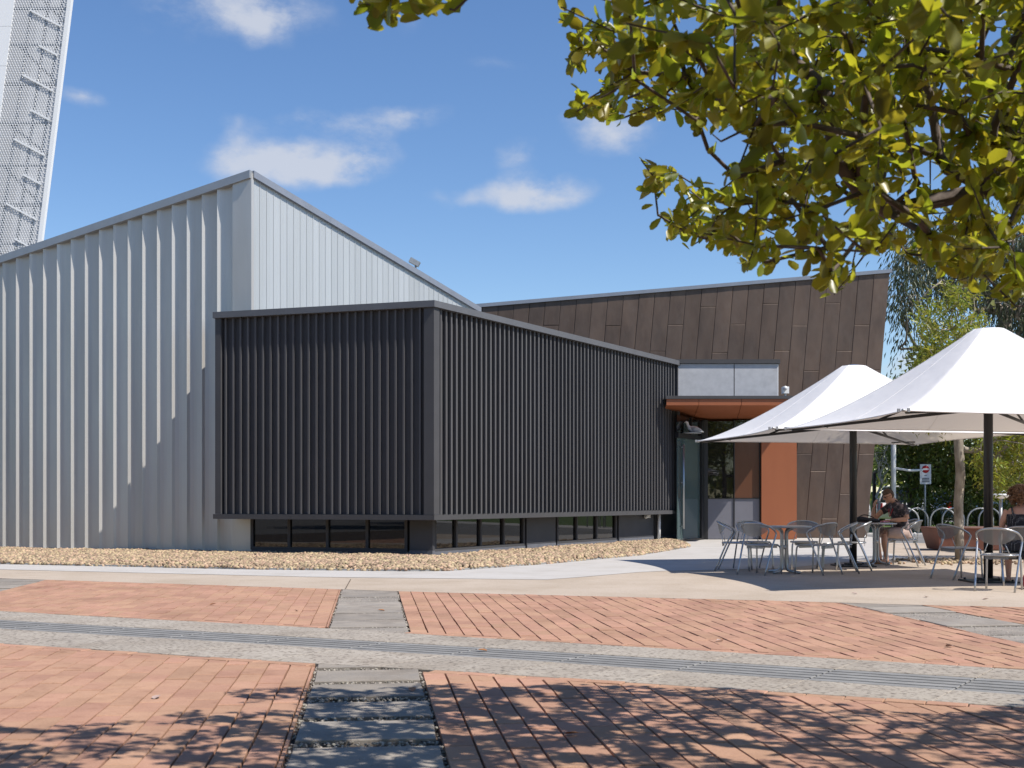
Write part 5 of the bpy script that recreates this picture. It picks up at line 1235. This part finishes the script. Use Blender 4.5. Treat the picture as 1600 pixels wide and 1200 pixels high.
SMASK = [(-600, 1140), (0, 1130), (60, 1138), (170, 1110), (380, 1106), (350, 1078), (480, 1070), (560, 1080), (680, 1066), (800, 1074), (900, 1066), (1000, 1070), (1150, 1074), (1250, 1088), (1400, 1112), (1500, 1112), (1600, 1092), (2600, 1100), (2600, 90000), (-600, 90000)]
def pix(X, d, z): return 800 + FPX * X / d, HOR - FPX * (z - CAMH) / d
hx, hy = SUN.x / SUN.z, SUN.y / SUN.z
def leaf_ok(X, d, z, pad=0):
    if d > .4:
        px, py = pix(X, d, z)
        if -20 < px < 1625 and -25 < py < 1200:
            if d < 2.4 : return False
            if not (inpoly(px, py, FMASK) or inpoly(px, py, FM2)): return False
            for a, b, r in HOLES:
                if (px - a) ** 2 + (py - b) ** 2 < r * r: return False
    sX, sd = X - hx * z, d - hy * z
    if sd > 2.6:
        px, py = pix(sX, sd, 0)
        if -60 < px < 1660 and py < 1320 and not inpoly(px, py, SMASK): return False
        if sd > 8.6 and -60 < px < 1660: return False
    return True
rng = random.Random(11); att = []
while len(att) < 350:                               # seen in the frame
    px, py = rng.uniform(845, 1640), rng.uniform(-20, 490); d = rng.uniform(3.7, 6.9)
    if px < 1120 and d < 4.4 and rng.random() < .7: continue
    v = at(px, py, d)
    if not inpoly(px, py, FMASK): continue
    if v.z > 1.9 and leaf_ok(v.x, v.y, v.z): att.append(tuple(v))
n1 = len(att)
while len(att) < 366:
    px, py = rng.uniform(540, 720), rng.uniform(-60, 25); v = at(px, py, rng.uniform(3.6, 4.6))
    if leaf_ok(v.x, v.y, v.z): att.append(tuple(v))
while len(att) < 2300:                              # overhead, only its shade is seen
    sX, sd = rng.uniform(-3.6, 4.8), rng.uniform(3.6, 8.4)
    px, py = pix(sX, sd, 0)
    if -100 < px < 1700 and not inpoly(px, py, SMASK): continue
    z = rng.uniform(2.3, 4.7); X, d = sX + hx * z, sd + hy * z
    if leaf_ok(X, d, z): att.append((X, d, z))
trunk = [(4.9, 3.0, -.05), (4.87, 3.05, .5), (4.8, 3.1, 1.1), (4.75, 3.2, 1.7), (4.6, 3.35, 2.25), (4.35, 3.6, 2.6), (4.0, 3.9, 2.75), (3.6, 4.2, 2.72), (3.2, 4.5, 2.65), (2.8, 4.75, 2.62), (2.4, 4.95, 2.55), (2.0, 5.1, 2.45), (1.6, 5.2, 2.38)]
nt0 = len(trunk); tpar = [-1] + list(range(nt0 - 1))
up_l = [(4.3, 3.2, 2.9), (3.6, 3.1, 3.3), (2.7, 3.0, 3.5), (1.8, 2.9, 3.55), (.9, 2.9, 3.5), (0, 2.9, 3.45), (-.8, 2.95, 3.4), (-1.5, 3.0, 3.35)]
trunk += up_l; tpar += [4] + list(range(nt0, nt0 + len(up_l) - 1))
def clear(X, d, z):
    if d < .5: return True
    px, py = pix(X, d, z)
    if -30 < px < 1630 and -30 < py < 1200: return inpoly(px, py, FMASK) or inpoly(px, py, FM2)
    return True
tree = empty('overhanging_tree', (4.9, 3.0, 0), 'broad leaved tree whose leafy branches hang into the top right of the view', 'tree')
nodes, par, rad, tips = skeleton(trunk, att, 0.0030, .072, .16, .04, .47, clear=clear, tpar=tpar)
for i in range(5): rad[i] = .16 - .012 * i
for i in range(7, nt0): rad[i] = min(rad[i], .052 - .004 * (i - 7))
o = limbs_mesh(nodes, par, rad).build('trunk', M['bark_dark']); o.parent = tree; o.location = -Vector(tree.location)
pos = []; dirs = []; ln = []; wd = []
for i, ti in tips.items():
    p = np.array(att[i]); q = nodes[par[ti]]; g = p - q; g = g / (np.linalg.norm(g) + 1e-9); g[2] *= .6
    big = 1.0
    for k in range(12):
        t = rng.uniform(-.22, .03); c = p + g * t + np.random.normal(size=3) * .012
        dr = g * rng.uniform(.2, .8) + np.random.normal(size=3) * .75 + np.array([0, 0, -.25]); dr /= np.linalg.norm(dr); L = rng.uniform(.05, .10) * (1.25 if rng.random() < .12 else 1)
        mid = c + dr * L * .6; tip = c + dr * L
        if not (leaf_ok(*mid) and leaf_ok(*tip)): continue
        pos.append(c); dirs.append(dr); ln.append(L); wd.append(L * rng.uniform(.46, .6))
pos = np.array(pos); dirs = np.array(dirs); ln = np.array(ln); wd = np.array(wd)
def imgsize(i):
    c = pos[i] + dirs[i] * ln[i] * .5
    if c[1] < .5: return 0
    px, py = pix(*c)
    return ln[i] / c[1] if (0 < px < 1600 and 0 < py < 1200) else 0
sz = np.array([imgsize(i) for i in range(len(pos))]); order = np.argsort(-sz); near = order[:300]; rest = order[300:]
lm = npmesh('leaf', LEAF8, LEAF8F, M['leaf_near_o'], smooth=False)
Ms = leaf_mats(pos[near], dirs[near], ln[near], wd[near], .9)
for k in range(len(near)):
    o = link('leaf', lm, tree); mm = Matrix.Identity(4)
    for a in range(3):
        for b in range(4): mm[a][b] = float(Ms[k][a][b])
    o.matrix_local = Matrix.Translation(-Vector(tree.location)) @ mm
crown('foliage', pos[rest], dirs[rest], ln[rest], wd[rest], M['leaf_near'], (LEAF8, LEAF8F), tree, .9, kind='stuff')

# ---------------------------------------------------------------- trees behind
def simple_tree(name, label, trunk, att, per, L, ratio, m, bark, rt=.006, r0=.12, droop=0.0, spread=.25, group=None, step=.3, jit=.06, cat='tree', power=.5):
    t = empty(name, trunk[0], label, cat, group)
    nodes, par, rad, tips = skeleton(trunk, att, rt, r0, step, jit, power)
    for i in range(min(len(trunk), 6)): rad[i] = max(rad[i], r0 * (1 - .06 * i))
    o = limbs_mesh(nodes, par, rad, rmin=.004).build('trunk', bark); o.parent = t; o.location = -Vector(t.location)
    A_ = np.repeat(np.array(att), per, 0); k = len(A_); P = A_ + np.random.normal(size=A_.shape) * spread * .5
    D = np.random.normal(size=P.shape) + (P - A_) * 3; D /= np.linalg.norm(D, axis=1)[:, None]; D[:, 2] -= droop
    ln = np.random.uniform(.7, 1.25, k) * L
    crown('crown', P, D, ln, ln * ratio, m, parent=t)
    return t
def attr_px(n, poly, d0, d1, zmin=.5, holes=()):
    out = []; xs = [p[0] for p in poly]; ys = [p[1] for p in poly]
    while len(out) < n:
        x, y = rng.uniform(min(xs), max(xs)), rng.uniform(min(ys), max(ys))
        if not inpoly(x, y, poly): continue
        v = at(x, y, rng.uniform(d0, d1))
        if v.z > zmin: out.append(tuple(v))
    return out
b = G(1500, 878)
att1 = attr_px(95, [(1432, 560), (1440, 470), (1462, 446), (1490, 455), (1520, 455), (1545, 490), (1560, 520), (1548, 620), (1440, 640)], 21.2, 23.6)
att1 += attr_px(40, [(1425, 600), (1450, 540), (1500, 600), (1480, 690), (1430, 660)], 21.2, 23.6) + attr_px(70, [(1515, 660), (1600, 640), (1640, 700), (1600, 770), (1545, 768), (1520, 700)], 21.5, 23.8) + attr_px(60, [(1560, 600), (1700, 560), (1700, 690), (1560, 660)], 21.5, 23.8)
simple_tree('young_tree', 'young tree with a mottled grey trunk and lime green leaf tufts rising behind the umbrellas',
            [(b.x, b.y, -.02), (b.x - .02, b.y, .5), (b.x - .03, b.y, 1.1), (b.x + .01, b.y, 1.6), (b.x - .02, b.y, 2.1), (b.x - .06, b.y, 2.6), (b.x - .03, b.y, 3.2), (b.x, b.y, 3.9)], att1, 42, .13, .27, M['leaf_lime'], M['bark'], .006, .085, .0, .20, step=.2)
pts = [(b.x + random.gauss(0, .42), b.y - .05 + random.gauss(0, .42), .012) for _ in range(420)]
stones('tree_stones', pts, .022, .045, M['stone'], .2, label='patch of tan stones round the foot of the young tree', cat='stones')
attg = attr_px(560, [(1412, 560), (1400, 440), (1412, 375), (1500, 350), (1800, 300), (1800, 640), (1560, 640), (1560, 520), (1500, 470), (1440, 470)], 38, 43)
attg += attr_px(90, [(1340, 600), (1400, 610), (1420, 560), (1440, 600), (1430, 690), (1395, 660), (1375, 690)], 39, 42)[:0]
simple_tree('gum_tree', 'tall gum tree with drooping grey green leaves behind the near umbrella', [(17.8, 41, 0), (17.7, 41, 1.5), (17.3, 41, 3), (17.0, 41, 4.5), (16.7, 41, 6), (16.6, 41, 7.5)], attg, 60, .24, .19, M['leaf_gum'], M['bark'], .016, .26, 1.5, .75)
for k, (poly, d0, d1, tx, mm, lab, nn) in enumerate([
        ([(1392, 660), (1450, 640), (1500, 680), (1490, 760), (1440, 775), (1400, 750)], 44, 47, 14.9, 'leaf_dark', 'dark green broad leaved tree directly behind the red circle sign', 150),
        ([(1480, 640), (1570, 640), (1580, 740), (1560, 790), (1500, 795), (1470, 740)], 44.5, 48, 17.2, 'leaf_dark', 'dense green tree behind the young tree trunk', 150),
        ([(1560, 620), (1720, 600), (1720, 780), (1570, 770)], 45, 48, 20.2, 'leaf_mid', 'green tree behind the curly haired woman', 150),
        ([(1405, 600), (1450, 560), (1480, 620), (1470, 690), (1420, 700)], 46, 49, 16.2, 'leaf_mid', 'bushy green tree showing above the left umbrella slope', 110)]):
    at_ = attr_px(nn, poly, d0, d1); y0 = (d0 + d1) / 2
    simple_tree('shade_tree', lab, [(tx, y0, 0), (tx + .05, y0, .7), (tx - .03, y0, 1.4), (tx, y0, 2.0)], at_, 36, .22, .42, M[mm], M['bark_dark'], .012, .12, .35, .55, group='trees between the lawn and the parked cars')
sh = attr_px(60, [(1425, 770), (1480, 740), (1560, 790), (1620, 780), (1620, 826), (1425, 826)], 45.5, 47.5, .15)
simple_tree('dark_shrub', 'low dark shrubbery under the trees behind the bike hoops', [(17.0, 46.5, 0), (17, 46.5, .3)], sh, 90, .16, .35, M['leaf_dark'], M['bark_dark'], .006, .03, .1, .6, cat='shrub')
# bare pale shrub by the brown hall corner
at_ = attr_px(60, [(1366, 690), (1392, 690), (1390, 760), (1366, 765)], 43.5, 45, .9)
simple_tree('bare_shrub', 'pale bare branched shrub beside the leaning corner of the brown hall', [(13.3, 44.2, 0), (13.3, 44.2, .5), (13.35, 44.2, 1.0)], at_, 3, .10, .35, M['leaf_mid'], M['white_conc'], .008, .05, 0, .2, cat='shrub')
at_ = attr_px(60, [(1372, 640), (1400, 610), (1400, 740), (1368, 720)], 47, 52, .9)
simple_tree('small_tree', 'loose olive green tree behind the slim white post', [(14.6, 49, 0), (14.6, 49, 1.5), (14.6, 49, 2.2)], at_, 40, .18, .3, M['leaf_mid'], M['bark_dark'], .01, .08, .3, .6)
# strap leaved clumps
def tuft(loc, n, h, label):
    c = empty('strap_plant', loc, label, 'plant', 'strap leaved clumps behind the bike hoops'); mb = MB()
    for i in range(n):
        a = random.uniform(0, 6.28); r_ = random.uniform(.3, 1) * h * .9; hh = random.uniform(.6, 1.05) * h; w = .022; s = Vector((-math.sin(a), math.cos(a), 0)) * w; d_ = Vector((math.cos(a), math.sin(a), 0)); P = []
        for k in range(5):
            t = k / 4; P.append(d_ * (.05 + r_ * t ** 1.4) + Vector((0, 0, hh * (1 - (1 - t) ** 1.8) - .35 * hh * t ** 3)))
        vs = []
        for k, p in enumerate(P): ww = 1 - (k / 4) ** 2 * .9; vs += [p - s * ww, p + s * ww]
        mb.add(vs, [(2 * k, 2 * k + 1, 2 * k + 3, 2 * k + 2) for k in range(4)])
    me = mb.mesh('blades', M['leaf_strap']); link('blades', me, c)
for i, (x, d, h) in enumerate([(1468, 42.6, 1.05), (1500, 43.2, 1.35), (1532, 42.8, 1.25), (1438, 43.4, .9), (1565, 43.5, 1.2), (1596, 43, 1.2), (1412, 43.5, .8)]):
    tuft((Xa(x, d), d, .03), 90, h, ['spiky green strap leaved clump right of the sign post', 'tallest spiky strap leaved clump, left of the young trunk', 'spiky strap leaved clump just right of the young trunk', 'small spiky clump at the sign post foot', 'spiky clump behind the near umbrella pole', 'spiky clump behind the drinking fountain', 'small spiky clump behind the reading man'][i])
# trees of the same planting behind the viewpoint
for k, (X, Y, h, r_) in enumerate([(-13, -7, 7.5, 4.0), (-5.5, -8.5, 8, 4.2), (1.5, -9.5, 8, 4.2), (-19, 2, 7, 3.8), (10, -11, 8, 4.5), (-10, -16, 9, 5), (0, -18, 9, 5), (-21, -8, 8, 4.5)]):
    at_ = []
    while len(at_) < 120:
        q = np.random.normal(size=3); q /= np.linalg.norm(q); q *= rng.uniform(.5, 1) ; at_.append((X + q[0] * r_, Y + q[1] * r_, h * .62 + q[2] * h * .36))
    simple_tree('avenue_tree', ['broad tree %s behind the viewpoint' % w for w in ('far left', 'left', 'straight', 'close left side', 'right', 'second row left', 'second row middle', 'outermost left')][k], [(X, Y, 0), (X, Y, 1.0), (X + .1, Y, 2.0), (X, Y, 2.8)], at_, 60, .38, .5, M['leaf_dark'], M['bark_dark'], .012, .2, .2, 1.0, group='trees behind the viewpoint')
# far woods: one mass all round the precinct
k = 15000; P = []
while len(P) < k:
    a = rng.uniform(0, 2 * math.pi); r_ = rng.uniform(76, 92); X, Y = r_ * math.sin(a), r_ * math.cos(a); top = 4.2 + 1.6 * math.sin(a * 9) + 1.2 * math.sin(a * 23 + 1)
    if abs(a) < .12 : pass
    P.append((X, Y, rng.uniform(0, 1) ** .8 * top))
P = np.array(P); D = np.random.normal(size=P.shape); crown('far_woods', P, D, np.random.uniform(.9, 1.8, k), np.random.uniform(.5, 1.0, k), M['leaf_dark'], kind='stuff', label='far belt of dark trees beyond the car park', cat='woods')
# fallen leaves on the paving
FLL = ['dry leaf lying on the grate in the middle of the band', 'dry leaf on the aggregate just above the near edge, left of the stone slabs', 'pale dry leaf on the upper brick field at the left', 'dry leaf on the tan concrete before the first table', 'dry leaf on the tan concrete before the near umbrella base', 'dry leaf on the tan concrete by the nearest chair', 'dry leaf on the shaded stone slab', 'dry leaf on the upper brick field, right half', 'dry leaf in the dappled shade, right brick field', 'dry leaf on the sunny lower left bricks', 'dry leaf on the upper stone slabs', 'dry leaf on the grey slab strip at the far right']
for i, (x, y) in enumerate([(746, 1018), (465, 866 + 90), (338, 945), (1330, 928), (1448, 934), (1545, 937), (640, 1078), (1120, 1003), (905, 1150), (250, 1090), (590, 955), (1490, 1012)]):
    p = G(x, y); o = link('fallen_leaf', npmesh('fallen_leaf', LEAF8 * [.075, .05, .09], LEAF8F, M['shorts' if i % 2 else 'sandal'])); o.location = (p.x, p.y, .016); o.rotation_euler = (.1, .1, i * 1.9)
    props(o, FLL[i], 'leaf', 'dry leaves fallen on the paving')
